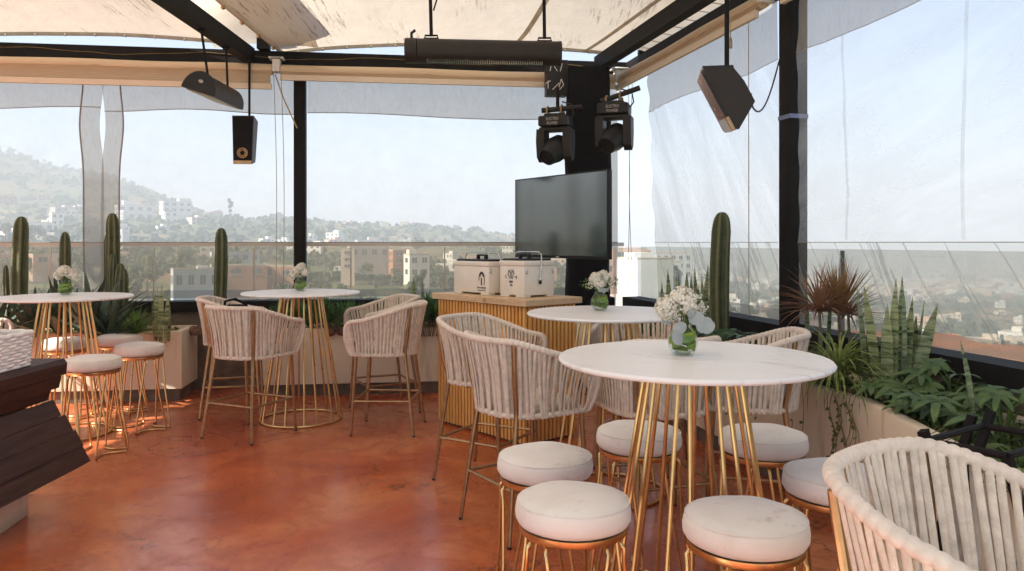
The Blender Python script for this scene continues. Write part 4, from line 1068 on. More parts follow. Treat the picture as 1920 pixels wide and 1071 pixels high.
m = MB(); m.tube(pts, .0055, 6); m.build('cable', MT['black_plastic'], o)

# ------------------------------------------------------------------ plank bar at the left with basket
o = thing('plank_bar', V((-2.9, 3.0, 0)), 'dark plank clad bar with slanting front and white base', 'bar', world=True)
ye, yn = 4.40, .2
m = MB(); m.prism([V((-2.64,4.22,0)), V((-2.56,3.6,0)), V((-2.50,yn,0)), V((-3.5,yn,0)), V((-3.5,4.22,0))], (0,0,.001), (0,0,.42)); m.build('base', MT['plaster'], o, False)
def plank(prof, y0, y1, nm='plank'):
    q = MB(); q.prism([V((x, y0, z)) for x, z in prof], (0,0,0), (0, y1-y0, 0)); return q.build(nm, MT['dark_wood'], o, False)
rj = random.Random(5)
plank([(-2.536,.738),(-2.530,.80),(-2.548,.826),(-3.4,.826),(-3.4,.738)], yn, ye+.0, 'top_plank')
plank([(-2.562,.665),(-2.548,.732),(-3.3,.732),(-3.3,.665)], yn, ye-.025, 'top_plank')
plank([(-2.612,.598),(-2.592,.660),(-3.3,.660),(-3.3,.598)], yn, ye-.05, 'top_plank')
N5 = 4   # slanting front of broad boards leaning out towards the floor
p0, p1 = V((-2.60, 0, .597)), V((-2.41, 0, .232)); dv = (p1-p0)/N5; nv = V((-dv.z, 0, dv.x)).normalized()
if nv.x > 0: nv = -nv
for k in range(N5):
    a = p0 + dv*k + dv*.008; b = p0 + dv*(k+1) - dv*.008; j = rj.uniform(-.008,.008)
    plank([(a.x-nv.x*j, a.z), (b.x-nv.x*j, b.z), (b.x+nv.x*.075, b.z+nv.z*.075), (a.x+nv.x*.075, a.z+nv.z*.075)], yn, ye-.03+.022*k + rj.uniform(-.02,.02), 'front_plank')
m = MB(); m.prism([V((-2.70,0,.585)), V((-2.50,0,.26)), V((-3.3,0,.26)), V((-3.3,0,.585))], (0,yn,0), (0,ye-.12,0)); m.build('core', MT['slat_dark'], o, False)
# woven basket
bx0, bx1, by0, by1, bz = -2.98, -2.578, 2.9, 4.13, .8275
o = thing('basket', V((-2.8, 3.5, bz)), 'white woven basket of napkins on the plank bar', 'basket', world=True)
def bh(y): return .182 + .02*sstep((3.6-y)/.6)
m = MB(); rows = 11
for r_ in range(rows):
    zf = (r_+.5)/rows; per = []; stepn = 150
    corners = [V((bx0,by0,0)), V((bx1,by0,0)), V((bx1,by1,0)), V((bx0,by1,0))]
    for e in range(4):
        a, b = corners[e], corners[(e+1)%4]; n = 16 if e % 2 == 0 else 46
        for k in range(n):
            p = a.lerp(b, k/n); nrm = V(((b-a).y, -(b-a).x, 0)).normalized(); fl_ = .02*zf
            s_ = ((b-a).length*k/n)/.052
            wv = (.007 if r_ % 2 else -.007)*math.copysign(abs(sin(PI*s_))**.6, sin(PI*s_))
            per.append(V((p.x, p.y, bz + bh(p.y)*zf + .002*sin(k*1.7+r_))) + nrm*(wv + fl_))
    m.tube(per, .0092, 6, closed=True)
m.build('weave', MT['white_rope'], o, ang=0)
m = MB(); m.prism([V((bx0+.012,by0+.012,0)), V((bx1-.012,by0+.012,0)), V((bx1-.012,by1-.012,0)), V((bx0+.012,by1-.012,0))], (0,0,bz+.002), (0,0,bz+.10)); m.build('lining', MT['white_paper'], o, False)
m = MB()
per = [p + V((0,0,.006)) for p in per]; m.tube(per, .013, 8, closed=True); m.build('rim', MT['white_rope'], o, ang=0)
zb = bz + .1005
m = MB(); m.box((-2.72, 3.62, zb+.05), (.17, .34, .10), .05, .004); tag(m.build('napkin_box', MT['white_paper'], loc=V((-2.72,3.62,zb))), 'white paper box lying in the woven basket', 'box')
m = MB()
for k in range(4): m.box((-2.87+.004*k, 3.74+.012*k, zb+.018+k*.036), (.15, .24, .034), .12+.05*k, .003)
tag(m.build('napkin_stack', MT['white_paper'], loc=V((-2.87,3.74,zb))), 'folded white napkins stacked in the basket', 'napkins')
o = thing('cloth_bundle', V((-2.72, 3.98, zb)), 'small cream cloth bundle tied shut in the basket', 'bundle', world=True)
m = MB(); m.lathe([(.0,.0),(.06,.0),(.072,.03),(.070,.11),(.074,.115),(.066,.13),(.068,.185),(.055,.215),(.03,.235),(.012,.245),(.0,.247)], (0,0,0), 24)
for p in m.v:
    k = 1 + .12*noise.noise(p*24); p.x *= k; p.y *= k
m.v = [p + V((-2.72, 3.98, zb)) for p in m.v]; m.build('cloth', MT['petal'], o, ang=0)
m = MB(); m.tube([V((-2.72 + .071*cos(2*PI*k/20), 3.98 + .071*sin(2*PI*k/20), zb+.122)) for k in range(20)], .004, 5, closed=True); m.tube([(-2.77,3.93,zb+.20),(-2.785,3.925,zb+.215),(-2.79,3.93,zb+.17),(-2.785,3.92,zb+.12)], .003, 5); m.build('tie', MT['vine'], o)

# ------------------------------------------------------------------ black tray stand by the right planter
o = thing('tray_stand', V((1.40, 2.15, 0)), 'black folding tray stand beside the right planter', 'stand', world=True)
ztop = .80
A, B, Cc, D = at(1737,762,2.28), at(1888,787,2.12), at(2000,770,2.35), at(1842,748,2.52)
for p in (A, B, Cc, D): p.z = ztop + (p.z-ztop)*.5
m = MB()
for p, q in ((A,B),(B,Cc),(Cc,D),(D,A)): m.tube([p, q], .011, 8)
m.build('top_frame', MT['black_steel'], o)
cen = (A+B+Cc+D)/4
def leg(p, q): 
    q_ = MB(); d = (V(q)-V(p)).normalized(); q_.tube([p, q], 1.0, 4, flat=(.019,.012), up=V((0,1,0))); q_.build('leg', MT['black_steel'], o, False)
leg(A + V((-.01,0,.03)), (A.x+.30, A.y+.12, .0)); leg(D + V((.03,0,.05)), (A.x+.02, D.y-.02, .0)); leg(D + V((-.02,.02,.03)), (A.x+.10, D.y+.12, .0))
leg(B + V((0,0,.0)), (B.x+.28, B.y+.10, .0)); leg(Cc + V((0,0,.03)), (B.x+.02, Cc.y, .0))
# ------------------------------------------------------------------ flower vases
def make_vase(loc, label, seed, spec):
    """spec: list of (kind, centre, size): 'ball' white blossom head, 'spray' baby's breath, 'green', 'disc' grey leaf, 'spike'"""
    rr = random.Random(seed); o = thing('flower_vase', loc, label, 'vase', 'glass vases of white flowers on the bar tables')
    prof = [(.026,.0),(.040,.006),(.0515,.026),(.055,.048),(.050,.072),(.038,.092),(.030,.104),(.033,.112)]
    m = MB(); m.lathe(prof, n=32, capt=False); m.build('vase', MT['vase_glass'], o, ang=0)
    m = MB(); m.lathe([(.0,.0015),(.024,.0015),(.03,.006),(.028,.012),(.0,.012)], n=24, capb=False, capt=False); m.build('vase_foot', MT['vase_glass'], o, ang=0)
    m = MB()
    for k in range(7):      # broad leaves coiled inside the glass
        z = .014 + k*.0085; r = interp([p[1] for p in prof], [p[0] for p in prof], z) - .004; a0 = rr.uniform(0, 6.28)
        n_ = 12; pts = [V((cos(a0+t*.30)*r*(1-.01*t), sin(a0+t*.30)*r*(1-.01*t), z + .0025*t)) for t in range(n_)]
        m.tube(pts, [.5+.5*sin(PI*(t+.5)/n_) for t in range(n_)], 6, flat=(.012,.0012), up=[V((p.x,p.y,0)) for p in pts])
    m.build('coiled_leaf', MT['vase_leaf'], o)
    m = MB()
    for k in range(12):
        a = rr.uniform(0, 6.28); m.tube([(cos(a)*.012, sin(a)*.012, .04), (cos(a+.4)*.016, sin(a+.4)*.016, .10), (cos(a)*.03, sin(a)*.03, .15)], .0025, 5)
    m.build('stems', MT['green_stem'], o)
    ball = MB(); spray = MB(); green = MB(); disc = MB(); cen = V((0,0,.11))
    for kind, c, s in spec:
        c = V(c)
        if kind == 'ball':
            for k in range(int(330*s/.06)):
                d = V((rr.gauss(0,1), rr.gauss(0,1), rr.gauss(0,1))).normalized(); q = c + d*s*rr.uniform(.72, 1.0)
                t = d.orthogonal().normalized(); t = Matrix.Rotation(rr.uniform(0,6.28), 3, d) @ t; b = d.cross(t); r = rr.uniform(.008,.0125)
                cup = d*rr.uniform(-.002,.005)
                ball.add([q, q+t*r+b*r*.55+cup, q+t*r*.3+b*r*1.05+cup*1.4, q-t*r*.5+b*r*.8+cup], [(0,1,2,3)])
                ball.add([q, q-t*r-b*r*.5+cup, q-t*r*.2-b*r*1.0+cup*1.4, q+t*r*.6-b*r*.8+cup], [(0,1,2,3)])
        elif kind == 'spray':
            for k in range(60):
                d = V((rr.gauss(0,1), rr.gauss(0,1), rr.gauss(0,1))).normalized(); q = c + d*s*rr.uniform(.4,1); r = rr.uniform(.0028,.0045)
                spray.lathe([(.0,-r),(r,0),(.0,r)], q, 5, capb=False, capt=False)
                if k % 3 == 0: green.tube([cen + (c-cen)*.5, c + d*s*.2, q], .0009, 3, caps=False)
        elif kind == 'green':
            for k in range(26):
                d = V((rr.gauss(0,1), rr.gauss(0,1), rr.gauss(.3,1))).normalized(); q = c + d*s*rr.uniform(.3,.8); e = q + d*s*.5 + V((0,0,-.003))
                green.leaf([q, q.lerp(e,.5), e], [.002,.0055,.0005], fold=.3)
            green.tube([cen, c], .0018, 4, caps=False)
        elif kind == 'disc':
            n = V((rr.uniform(-.4,.4), -1, rr.uniform(-.1,.5))).normalized(); t = n.orthogonal().normalized(); t = Matrix.Rotation(rr.uniform(0,6.28),3,n) @ t; b = n.cross(t)
            ring = [c + (t*cos(2*PI*k/14)*s + b*sin(2*PI*k/14)*s*.86) + n*(.10*s*cos(4*PI*k/14)) for k in range(14)]
            disc.add([c + n*.12*s] + ring, [(0, 1+k, 1+(k+1)%14) for k in range(14)])
            green.tube([cen, cen.lerp(c,.6) + V((0,0,.01)), c], .0014, 4, caps=False)
        elif kind == 'spike':
            for k in range(16):
                t = k/15; q = c + V((.006*sin(k*2.4), .006*cos(k*2.4), s*(t-.5)*2)); disc.lathe([(.0,-.006),(.009-.005*t,0),(.0,.006)], q, 6, capb=False, capt=False)
    if ball.v: ball.build('blossom', MT['petal'], o, ang=0)
    if spray.v: q = spray.build('tiny_blossoms', MT['petal'], o); q['kind'] = 'stuff'
    if green.v: green.build('leaves', MT['green_stem'], o, ang=0)
    if disc.v: disc.build('grey_leaves', MT['eucalyptus'], o, ang=0)
    return o
ZB = 1.0705
make_vase(V((.632, 2.86, ZB)), 'glass vase of white hydrangea with round grey leaves on the nearest table', 1,
    [('ball',(.0,.0,.195),.056),('ball',(-.058,-.005,.172),.046),('ball',(.038,.03,.168),.046),('spray',(.055,.01,.200),.030),('spray',(-.04,-.03,.150),.028),('spray',(.07,.0,.170),.026),('green',(.056,.01,.205),.026),('green',(-.02,-.04,.17),.02),('green',(.05,.03,.15),.03),
     ('disc',(.040,-.045,.138),.030),('disc',(.068,-.045,.115),.033),('disc',(.085,-.03,.105),.028),('disc',(-.022,-.050,.105),.026),('disc',(-.03,-.055,.070),.028),('disc',(-.06,.0,.13),.022),('disc',(.02,-.05,.155),.018)])
make_vase(V((.535, 4.72, ZB)), 'glass vase of mixed white blossom and green sprays on the middle table', 2,
    [('ball',(-.02,.0,.190),.045),('ball',(.025,.01,.205),.040),('ball',(-.005,-.03,.165),.030),('spray',(.06,.0,.180),.045),('spray',(-.05,-.01,.160),.040),('spray',(.05,-.02,.15),.035),('green',(-.085,0,.165),.035),('green',(.10,.0,.175),.030),('spike',(.01,-.035,.19),.035),('disc',(.0,-.045,.135),.022),('disc',(.02,-.04,.125),.018)])
make_vase(V((-1.81, 6.62, ZB)), 'glass vase of drooping white hydrangea on the far table', 3,
    [('ball',(-.045,.0,.165),.045),('ball',(.005,.0,.200),.042),('ball',(.035,-.01,.165),.036),('ball',(-.065,-.01,.135),.034),('spray',(.0,-.03,.14),.03),('green',(.02,-.02,.195),.03),('green',(.06,.0,.185),.025),('green',(.0,-.03,.16),.03)])
make_vase(V((-3.54, 6.13, ZB)), 'glass vase of dense white hydrangea on the left table beneath the cacti', 4,
    [('ball',(-.02,.0,.175),.050),('ball',(.04,.0,.170),.044),('ball',(.005,-.02,.195),.040),('ball',(-.055,.0,.155),.036),('ball',(.065,.0,.15),.03),('green',(.0,-.03,.13),.02)])

# ------------------------------------------------------------------ plants
ZP, ZR = .585, .61           # soil level of the back and of the right planters
def cactus_mb(m, rib, h, r, base=(0,0,0), lean=(0,0), nrib=7, bend=0, seed=0, tip=.15):
    rows = max(10, int(h/.04)); n = nrib*8; b = V(base); vs = []; fs = []
    for i in range(rows+9):
        t = min(1, i/rows)
        if i <= rows: z = t*(h-tip); k = 1.0 - .10*(1-t)**3 + .05*noise.noise(V((seed, 0, z*4))) - .06*sstep((t-.8)/.2)
        else:
            u = (i-rows)/8.0; z = (h-tip) + tip*sin(u*PI/2); k = .94*max(.03, cos(u*PI/2)**.75)
        off = V((lean[0]*(z/h)**1.6, lean[1]*(z/h)**1.6, 0)) + V((bend*sin(z*5+seed), 0, 0))
        for j in range(n):
            a = 2*PI*j/n + .12*sin(z*2+seed); w = abs(cos(nrib*a/2.0)) ; rad = r*k*(.64 + .36*w**1.2)
            vs.append(b + off + V((cos(a)*rad, sin(a)*rad, z))); rib.append(w)
    R_ = rows+9
    for i in range(R_-1):
        for j in range(n): fs.append((i*n+j, i*n+(j+1)%n, (i+1)*n+(j+1)%n, (i+1)*n+j))
    fs.append(tuple((R_-1)*n+j for j in range(n)))
    m.add(vs, fs)
def cactus(label, loc, columns, nrib=7, rock=False):
    o = thing('cactus', loc, label, 'cactus', 'column cacti in the planters', world=False)
    for k, (dx, dy, h, r, lx, ly) in enumerate(columns):
        m = MB(); rib = []; cactus_mb(m, rib, h, r, (dx,dy,-.02), (lx,ly), nrib, .006, k*3.1+loc[0])
        ob = m.build('column', MT['cactus'], o, ang=0)
        at_ = ob.data.attributes.new('rib', 'FLOAT', 'POINT')
        if len(ob.data.vertices) == len(rib): at_.data.foreach_set('value', rib)
        sp = MB(); rr = random.Random(k)     # spines along the ribs
        nn = nrib*8; 
        for i in range(1, len(m.v)//nn - 1):
            for j in range(0, nn):
                if rib[i*nn+j] > .97:
                    p = m.v[i*nn+j]; c = V((dx, dy, p.z)); d = (p-c); d.z = 0; d.normalize()
                    for q in range(2):
                        e = (d + V((rr.uniform(-.8,.8), rr.uniform(-.8,.8), rr.uniform(-.5,.5)))).normalized()*rr.uniform(.008,.018); s_ = V((.0012,.0012,0))
                        sp.add([p-s_, p+s_, p+e], [(0,1,2)])
        q_ = sp.build('spines', MT['vine'], ob, False); q_['kind'] = 'stuff'
    return o
def pb(px, py, y, z): 
    p = at(px, py, y); return V((p.x, p.y, z))
def hz(py, y, z): return EYE - (py-CY)/FPX*y - z      # height of something whose top shows at py
Y1 = 7.05
cactus('tall straight column cactus furthest left in the planter', pb(37,0,Y1,ZP), [(0,0,hz(402,Y1,ZP),.074,.01,0)], 6)
cactus('stubby little cactus beside the tall leftmost cactus', pb(14,0,7.0,ZP), [(0,0,hz(493,7.0,ZP),.030,-.01,0)], 6)
cactus('slim cactus standing above the vase of the left table', pb(125,0,7.2,ZP), [(0,0,hz(431,7.2,ZP),.056,-.02,0)], 6)
cactus('clustered cactus with several arms in front of the grey curtain strip', pb(214,0,7.3,ZP), [(0,0,hz(396,7.3,ZP),.066,-.02,0),(-.07,.05,hz(432,7.3,ZP),.05,.0,0),(.08,-.06,hz(490,7.3,ZP),.062,.01,0),(.115,-.10,hz(500,7.2,ZP),.055,.02,0),(.03,-.08,hz(472,7.3,ZP),.04,.0,0)], 7)
cactus('single thick pointed cactus behind the far rope chairs', pb(414,0,7.62,ZP), [(0,0,hz(424,7.62,ZP),.066,.0,0)], 6)
cactus('short cactus half hidden by the vase on the far table', pb(556,0,7.66,ZP), [(0,0,hz(527,7.66,ZP),.060,.0,0)], 6)
cactus('largest column cactus, brown and corky at its foot, in the right planter', pb(1349,0,5.95,ZR), [(0,0,hz(393,5.95,ZR),.077,.015,0)], 6)

def blades(m, n, L0, L1, w, spread=(.2,1.2), droop=.6, seed=0, base=(0,0,0), fold=.4, prof=(.55,1.0,.85,.5,.04), curl=0.0, az=None):
    rr = random.Random(seed); b = V(base)
    for k in range(n):
        a = rr.uniform(0, 2*PI) if az is None else az(rr, k, n); el = lerp(PI/2 - spread[0], PI/2 - spread[1], ((k+.5)/n)**.8 if True else rr.random()) + rr.uniform(-.08,.08)
        Ln = rr.uniform(L0, L1); h = V((cos(a), sin(a), 0)); p = b + h*rr.uniform(.0,.02); pts = [p]; e = el; steps = len(prof)-1
        for s in range(steps):
            p = p + (h*cos(e) + V((0,0,1))*sin(e))*(Ln/steps); e -= droop/steps*(1+.6*s/steps)*rr.uniform(.7,1.2); pts.append(p)
        nrm = V((-h.x*sin(el), -h.y*sin(el), cos(el)))
        m.leaf(pts, [w*q for q in prof], nrm, fold)
def plant(name, label, loc, cat='plant', group=None, rz=0): return thing(name, loc, label, cat, group, rz)
def agave(label, loc, n=22, L=.5, seed=0, mat_='agave', w=.034):
    o = plant('agave', label, loc, group='agaves in the left planter'); m = MB(); blades(m, n, L*.8, L*1.15, w, (.08,1.15), .30, seed, (0,0,.05), fold=.35, prof=(.6,.95,1.0,.8,.5,.02)); m.build('leaves', MT[mat_], o, ang=0); return o
agave('dark agave with long pointed leaves beneath the leftmost cactus', pb(66,0,6.95,ZP), 26, .52, 1)
agave('dark agave fanning upward just right of the left vase', pb(172,0,6.85,ZP), 26, .60, 2)
agave('dark agave arching beneath the clustered cactus', pb(206,0,6.8,ZP), 22, .46, 3)
agave('dark agave with narrow leaves behind the left vase', pb(112,0,7.05,ZP), 24, .56, 6, w=.026)
agave('low dark agave at the frame edge, left of the little cactus', pb(-10,0,6.7,ZP), 20, .45, 4)
def grass_tree(label, loc, n=170, L=.27, seed=0, mt='yucca', w=.0055, sp=(.0,1.75), group=None, z0=.06, name='spiky_plant'):
    o = plant(name, label, loc, group=group); m = MB(); blades(m, n, L*.75, L, w, sp, .35, seed, (0,0,z0), prof=(.9,1.0,.6,.03)); m.build('leaves', MT[mt], o, ang=0)
    q = MB(); q.tube([(0,0,-.03),(0,0,z0+.02)], .014, 8); q.build('stem', MT['trunk'], o); return o
grass_tree('bright green spiky rosette at the front of the left planter', pb(254,0,6.86,ZP), 190, .26, 5, z0=.10)
def snake(label, loc, leaves, seed=0, w=.028, group='snake plants', mt='snake'):
    o = plant('snake_plant', label, loc, group=group); rr = random.Random(seed)
    for dx, dy, h, lx, ly in leaves:
        m = MB(); n = 9; pts = []; ws = []; ww = w*rr.uniform(.85,1.15)
        for i in range(n+1):
            t = i/n; pts.append(V((dx + lx*t**1.5, dy + ly*t**1.5, h*t - .02))); ws.append(ww*(.62 + .5*sin(PI*min(1,t*1.05))**.8)*(1 if t < .72 else max(.02, 1 - ((t-.72)/.28)**1.6)))
        a = rr.uniform(-.9,.9); m.leaf(pts, ws, V((sin(a), -cos(a), .05)), .3, rr.uniform(-.5,.5))
        fr = m.v[:]; nv = len(fr)
        m.build('leaf', MT[mt], o, ang=0)
    return o
def fan(px_list, y, z, x0, rr=random.Random(9)):
    out = []
    for px, py, lean in px_list:
        p = at(px, py, y); out.append((p.x - x0 - lean*.6, rr.uniform(-.06,.06), p.z - z, lean*.6, rr.uniform(-.03,.03)))
    return out
def snake_px(label, pxs, y, z, seed, w, mt='snake'):
    xs = sum(p[0] for p in pxs)/len(pxs); b = pb(xs, 0, y, z); return snake(label, b, fan(pxs, y, z, b.x), seed, w, mt=mt)
snake_px('yellow green snake plant at the right corner of the left planter', [(290,545,-.03),(297,532,.0),(309,530,.02),(313,548,.01),(284,560,-.04),(322,545,.05),(303,560,.0)], 7.12, ZP, 1, .020)
snake_px('two slim snake plant leaves left of the slatted counter', [(775,516,-.01),(793,512,.01),(769,536,-.02)], 7.95, ZP, 2, .020)
snake_px('stand of snake plants left of the biggest cactus', [(1242,524,.0),(1252,500,-.03),(1263,530,.0),(1274,494,.02),(1286,503,.0),(1293,505,-.02),(1302,493,.0),(1315,508,.0),(1329,490,.04),(1332,535,.08),(1280,530,.0),(1310,530,-.02),(1269,515,.01),(1296,520,.03)], 6.55, ZR, 3, .022, 'snake')
snake_px('tallest snake plant cluster above the lobed leaves on the right', [(1609,525,-.16),(1672,512,.03),(1678,520,-.02),(1696,510,.04),(1709,548,.06),(1733,552,.12),(1758,560,.20),(1612,530,-.06),(1655,560,.0),(1664,590,-.02),(1690,580,.02),(1725,585,.05)], 4.15, ZR, 4, .025)
snake_px('pair of mottled snake plant leaves behind the red dracaena', [(1516,516,.0),(1556,512,.07),(1530,590,.0)], 4.75, ZR, 5, .020)
snake_px('dry twisted snake leaf standing alone at far right', [(1806,628,-.10)], 3.35, ZR, 6, .020)
# dense dark shrubs at the back, left and right of the counter
def shrub(label, loc, n, L, seed, spread=.14, h=.22, mt='shrub', name='shrub', group='leafy shrubs in the planters'):
    o = plant(name, label, loc, 'shrub', group); rr = random.Random(seed); m = MB(); q = MB()
    for k in range(n):
        a = rr.uniform(0,6.28); r = spread*rr.random()**.5; hh = h*rr.uniform(.35,1.0)*(1-.35*r/spread); b = V((cos(a)*r, sin(a)*r*.6, hh))
        q.tube([V((cos(a)*r*.4, sin(a)*r*.3, -.02)), b], .004, 5)
        blades(m, 26, L*.7, L, .0065, (.0,1.6), .3, seed*91+k, b, prof=(.8,1.0,.6,.03))
    m.build('foliage', MT[mt], o, ang=0); q.build('stem', MT['trunk'], o); return o
shrub('dark leafy shrub just left of the slatted counter', pb(805,0,7.6,ZP), 26, .15, 1, .20, .40)
shrub('dark shrub behind the right pair of rope chairs at the far table', pb(690,0,7.62,ZP), 24, .14, 2, .26, .32)
shrub('dark shrub glimpsed through the legs of the far table', pb(610,0,7.6,ZP), 24, .14, 3, .26, .34)
shrub('dark shrub behind the rope chair with the black bag', pb(530,0,7.66,ZP), 16, .13, 4, .18, .26)
shrub('small succulent shrub in the bright gap at the corner', pb(1206,0,7.0,ZR), 9, .09, 5, .11, .20)
shrub('low feathery shrub beneath the snake plants at the corner', pb(1250,0,6.7,ZR), 14, .10, 6, .2, .15)
# yellow moss-like groundcover (nobody could count it)
gc = MB(); rr = random.Random(11)
def cover(P, a0, a1, n0, n1, n, z, spill=0.0):
    for k in range(n):
        a = rr.uniform(a0,a1); nn = rr.uniform(n0,n1); c = P(a, nn, z + rr.uniform(0,.06)*(1 if rr.random() < .7 else 1.8))
        if spill and nn > n1 - .05: c.z += .03
        d = V((rr.gauss(0,1), rr.gauss(0,1), rr.gauss(.6,1))).normalized(); t = d.orthogonal().normalized(); b = d.cross(t); r = rr.uniform(.008,.018)
        gc.add([c - t*r, c + b*r*.7, c + t*r, c - b*r*.7 + d*.004], [(0,1,2,3)])
cover(BW, 4.6, 7.2, .1, .52, 4200, ZP); cover(BW, 1.4, 3.7, .1, .46, 3000, ZP)
for k in range(900):
    c = BW(rr.gauss(1.98,.12), rr.uniform(.42,.575), .655 + abs(rr.gauss(0,.03)) - .05*max(0, rr.gauss(0,1))*(1 if rr.random() < .4 else 0)); d = V((rr.gauss(0,1), rr.gauss(-.6,1), rr.gauss(.6,1))).normalized(); t = d.orthogonal().normalized(); b = d.cross(t); r = rr.uniform(.008,.016)
    gc.add([c - t*r, c + b*r*.7, c + t*r, c - b*r*.7], [(0,1,2,3)])
g_ = gc.build('groundcover', MT['moss'], smooth=False); tag(g_, 'yellow green creeping groundcover filling the back planters', 'groundcover', kind='stuff')
gc = MB(); 
def coverR(n):
    for k in range(n):
        y = rr.uniform(1.9, 6.3); x0 = interp([.6,2.6,3.95,6.45],[1.76,1.78,1.88,1.34], y); x1 = 1.28 + (8.45-y)*.238 - .08
        c = V((rr.uniform(x0,x1), y, ZR + rr.uniform(0,.07))); d = V((rr.gauss(0,1), rr.gauss(0,1), rr.gauss(.6,1))).normalized(); t = d.orthogonal().normalized(); b = d.cross(t); r = rr.uniform(.01,.024)
        gc.add([c - t*r, c + b*r*.7, c + t*r, c - b*r*.7 + d*.004], [(0,1,2,3)])
coverR(5200)
g_ = gc.build('groundcover', MT['vine_leaf'], smooth=False); tag(g_, 'green creeping groundcover filling the right planter', 'groundcover', kind='stuff')

# philodendron and other lobed leaves
def lobed(m, c, d, up, s, rr, lobes=4):
    """a palmate leaf with deep lobes: base c, pointing along d, upper side up"""
    d = d.normalized(); sd = d.cross(up).normalized(); n = sd.cross(d).normalized(); K = 2*lobes - 1
    for k in range(K):
        an = (k/(K-1)*2 - 1)*2.15; f = 1 - .42*(abs(an)/2.15)**1.3
        dr = d*cos(an) + sd*sin(an); L_ = s*f*rr.uniform(.92,1.06); dip = rr.uniform(.18,.34)
        pts = [c + dr*(L_*t) + n*(s*.05*sin(PI*t)) - n*(L_*dip*t*t) for t in (0,.22,.45,.68,.86,1)]
        m.leaf(pts, [s*w for w in (.05,.135,.125,.115,.075,.006)], n, .18)
def lobed_plant(label, loc, n, s, h, seed, mt, cat='plant', name='philodendron', spread=.22, bias=None, lobes=4):
    o = plant(name, label, loc, cat, 'broad leaved plants in the right planter'); rr = random.Random(seed); m = MB(); st = MB()
    for k in range(n):
        a = 2*PI*k/n*1.618*1.0 + rr.uniform(-.3,.3)
        if bias is not None and rr.random() < .5: a = bias + rr.uniform(-.8,.8)
        r = spread*rr.uniform(.35,1); hh = h*rr.uniform(.45,1.0); c = V((cos(a)*r, sin(a)*r, hh)); hd = V((cos(a), sin(a), 0))
        tilt = rr.uniform(-.5,.25); d = hd*cos(tilt) + V((0,0,1))*sin(tilt); up = V((-hd.x*sin(tilt)*.9 - .12, -hd.y*sin(tilt)*.9 - .25, cos(tilt)))
        lobed(m, c, d, up, s*rr.uniform(.75,1.15), rr, lobes)
        st.tube([V((0,0,-.02)), V((c.x*.35, c.y*.35, hh*.75)), c], .0045, 5)
    m.build('leaves', MT[mt], o, ang=0); st.build('stalk', MT['green_stem'], o); return o
lobed_plant('glossy dark philodendron right of the biggest cactus', pb(1405,0,5.45,ZR), 20, .17, .24, 1, 'philo', spread=.20, lobes=5)
lobed_plant('dark philodendron glimpsed behind the vase on the nearest table', pb(1322,0,5.6,ZR), 10, .14, .20, 2, 'philo', spread=.14, lobes=5)
lobed_plant('lobed leaf plant spilling over the planter beneath the tallest snake plants', pb(1700,0,3.85,ZR), 12, .135, .20, 3, 'monstera', spread=.17)
lobed_plant('lobed leaf plant nearest the tray stand', pb(1762,0,3.55,ZR), 14, .13, .20, 4, 'monstera', spread=.18)
lobed_plant('broad flat leaf plant by the sill at far right', pb(1880,0,3.35,ZR), 12, .14, .24, 5, 'monstera', spread=.17)
lobed_plant('fresh green lobed leaves behind the tray stand', pb(1910,0,2.9,ZR), 16, .08, .09, 6, 'vine_leaf', spread=.22)
lobed_plant('lobed leaf plant in the middle of the right planter', pb(1790,0,3.75,ZR), 12, .14, .30, 8, 'monstera', spread=.17)
# dracaenas
def dracaena(label, loc, hh, n, L, seed, mt, sp, droop, w=.0065):
    o = plant('dracaena', label, loc, group='red dracaenas by the big right post'); m = MB(); blades(m, n, L*.7, L, w, sp, droop, seed, (0,0,hh), prof=(.7,1.0,.9,.6,.3,.02)); m.build('leaves', MT[mt], o, ang=0)
    q = MB(); q.tube([(0,0,-.03),(.012,.0,hh*.5),(0,0,hh+.03)], .009, 8); q.build('trunk', MT['trunk'], o); return o
p_ = at(1540,0,4.55); dracaena('red brown dracaena with drooping ribbon leaves by the big right post', pb(1536,0,4.50,ZR), hz(585,4.5,ZR), 120, .37, 1, 'dracaena', (.05,1.5), .80)
dracaena('upright coppery dracaena fan just right of the drooping one', pb(1572,0,4.62,ZR), hz(590,4.62,ZR), 80, .40, 2, 'dracaena_tall', (.0,.8), .10, .0075)
dracaena('red dracaena tuft behind the ribbon leaved one', pb(1590,0,4.75,ZR), hz(590,4.75,ZR), 80, .36, 3, 'dracaena', (.3,1.6), .5)
grass_tree('dark green grassy tuft left of the red dracaena', pb(1502,0,4.75,ZR), 120, .26, 8, 'shrub', .006, (.1,1.5), z0=.03, name='grass_tuft')
def spider(label, loc, seed, n=90, L=.36):
    o = plant('spider_plant', label, loc, group='spider plants'); m = MB(); blades(m, n, L*.6, L, .0065, (.1,1.35), 1.9, seed, (0,0,.03), prof=(.7,1.0,.95,.8,.55,.3,.03)); m.build('leaves', MT['spider'], o, ang=0); return o
spider('striped spider plant hanging over the planter corner', pb(1572,0,4.20,ZR+.12), 1, 180, .50)
spider('smaller spider plant left of the hanging one', pb(1530,0,4.5,ZR+.06), 2, 60, .30)
spider('grassy spider plant behind the tray stand', pb(1905,0,2.62,ZR), 3, 46, .26)
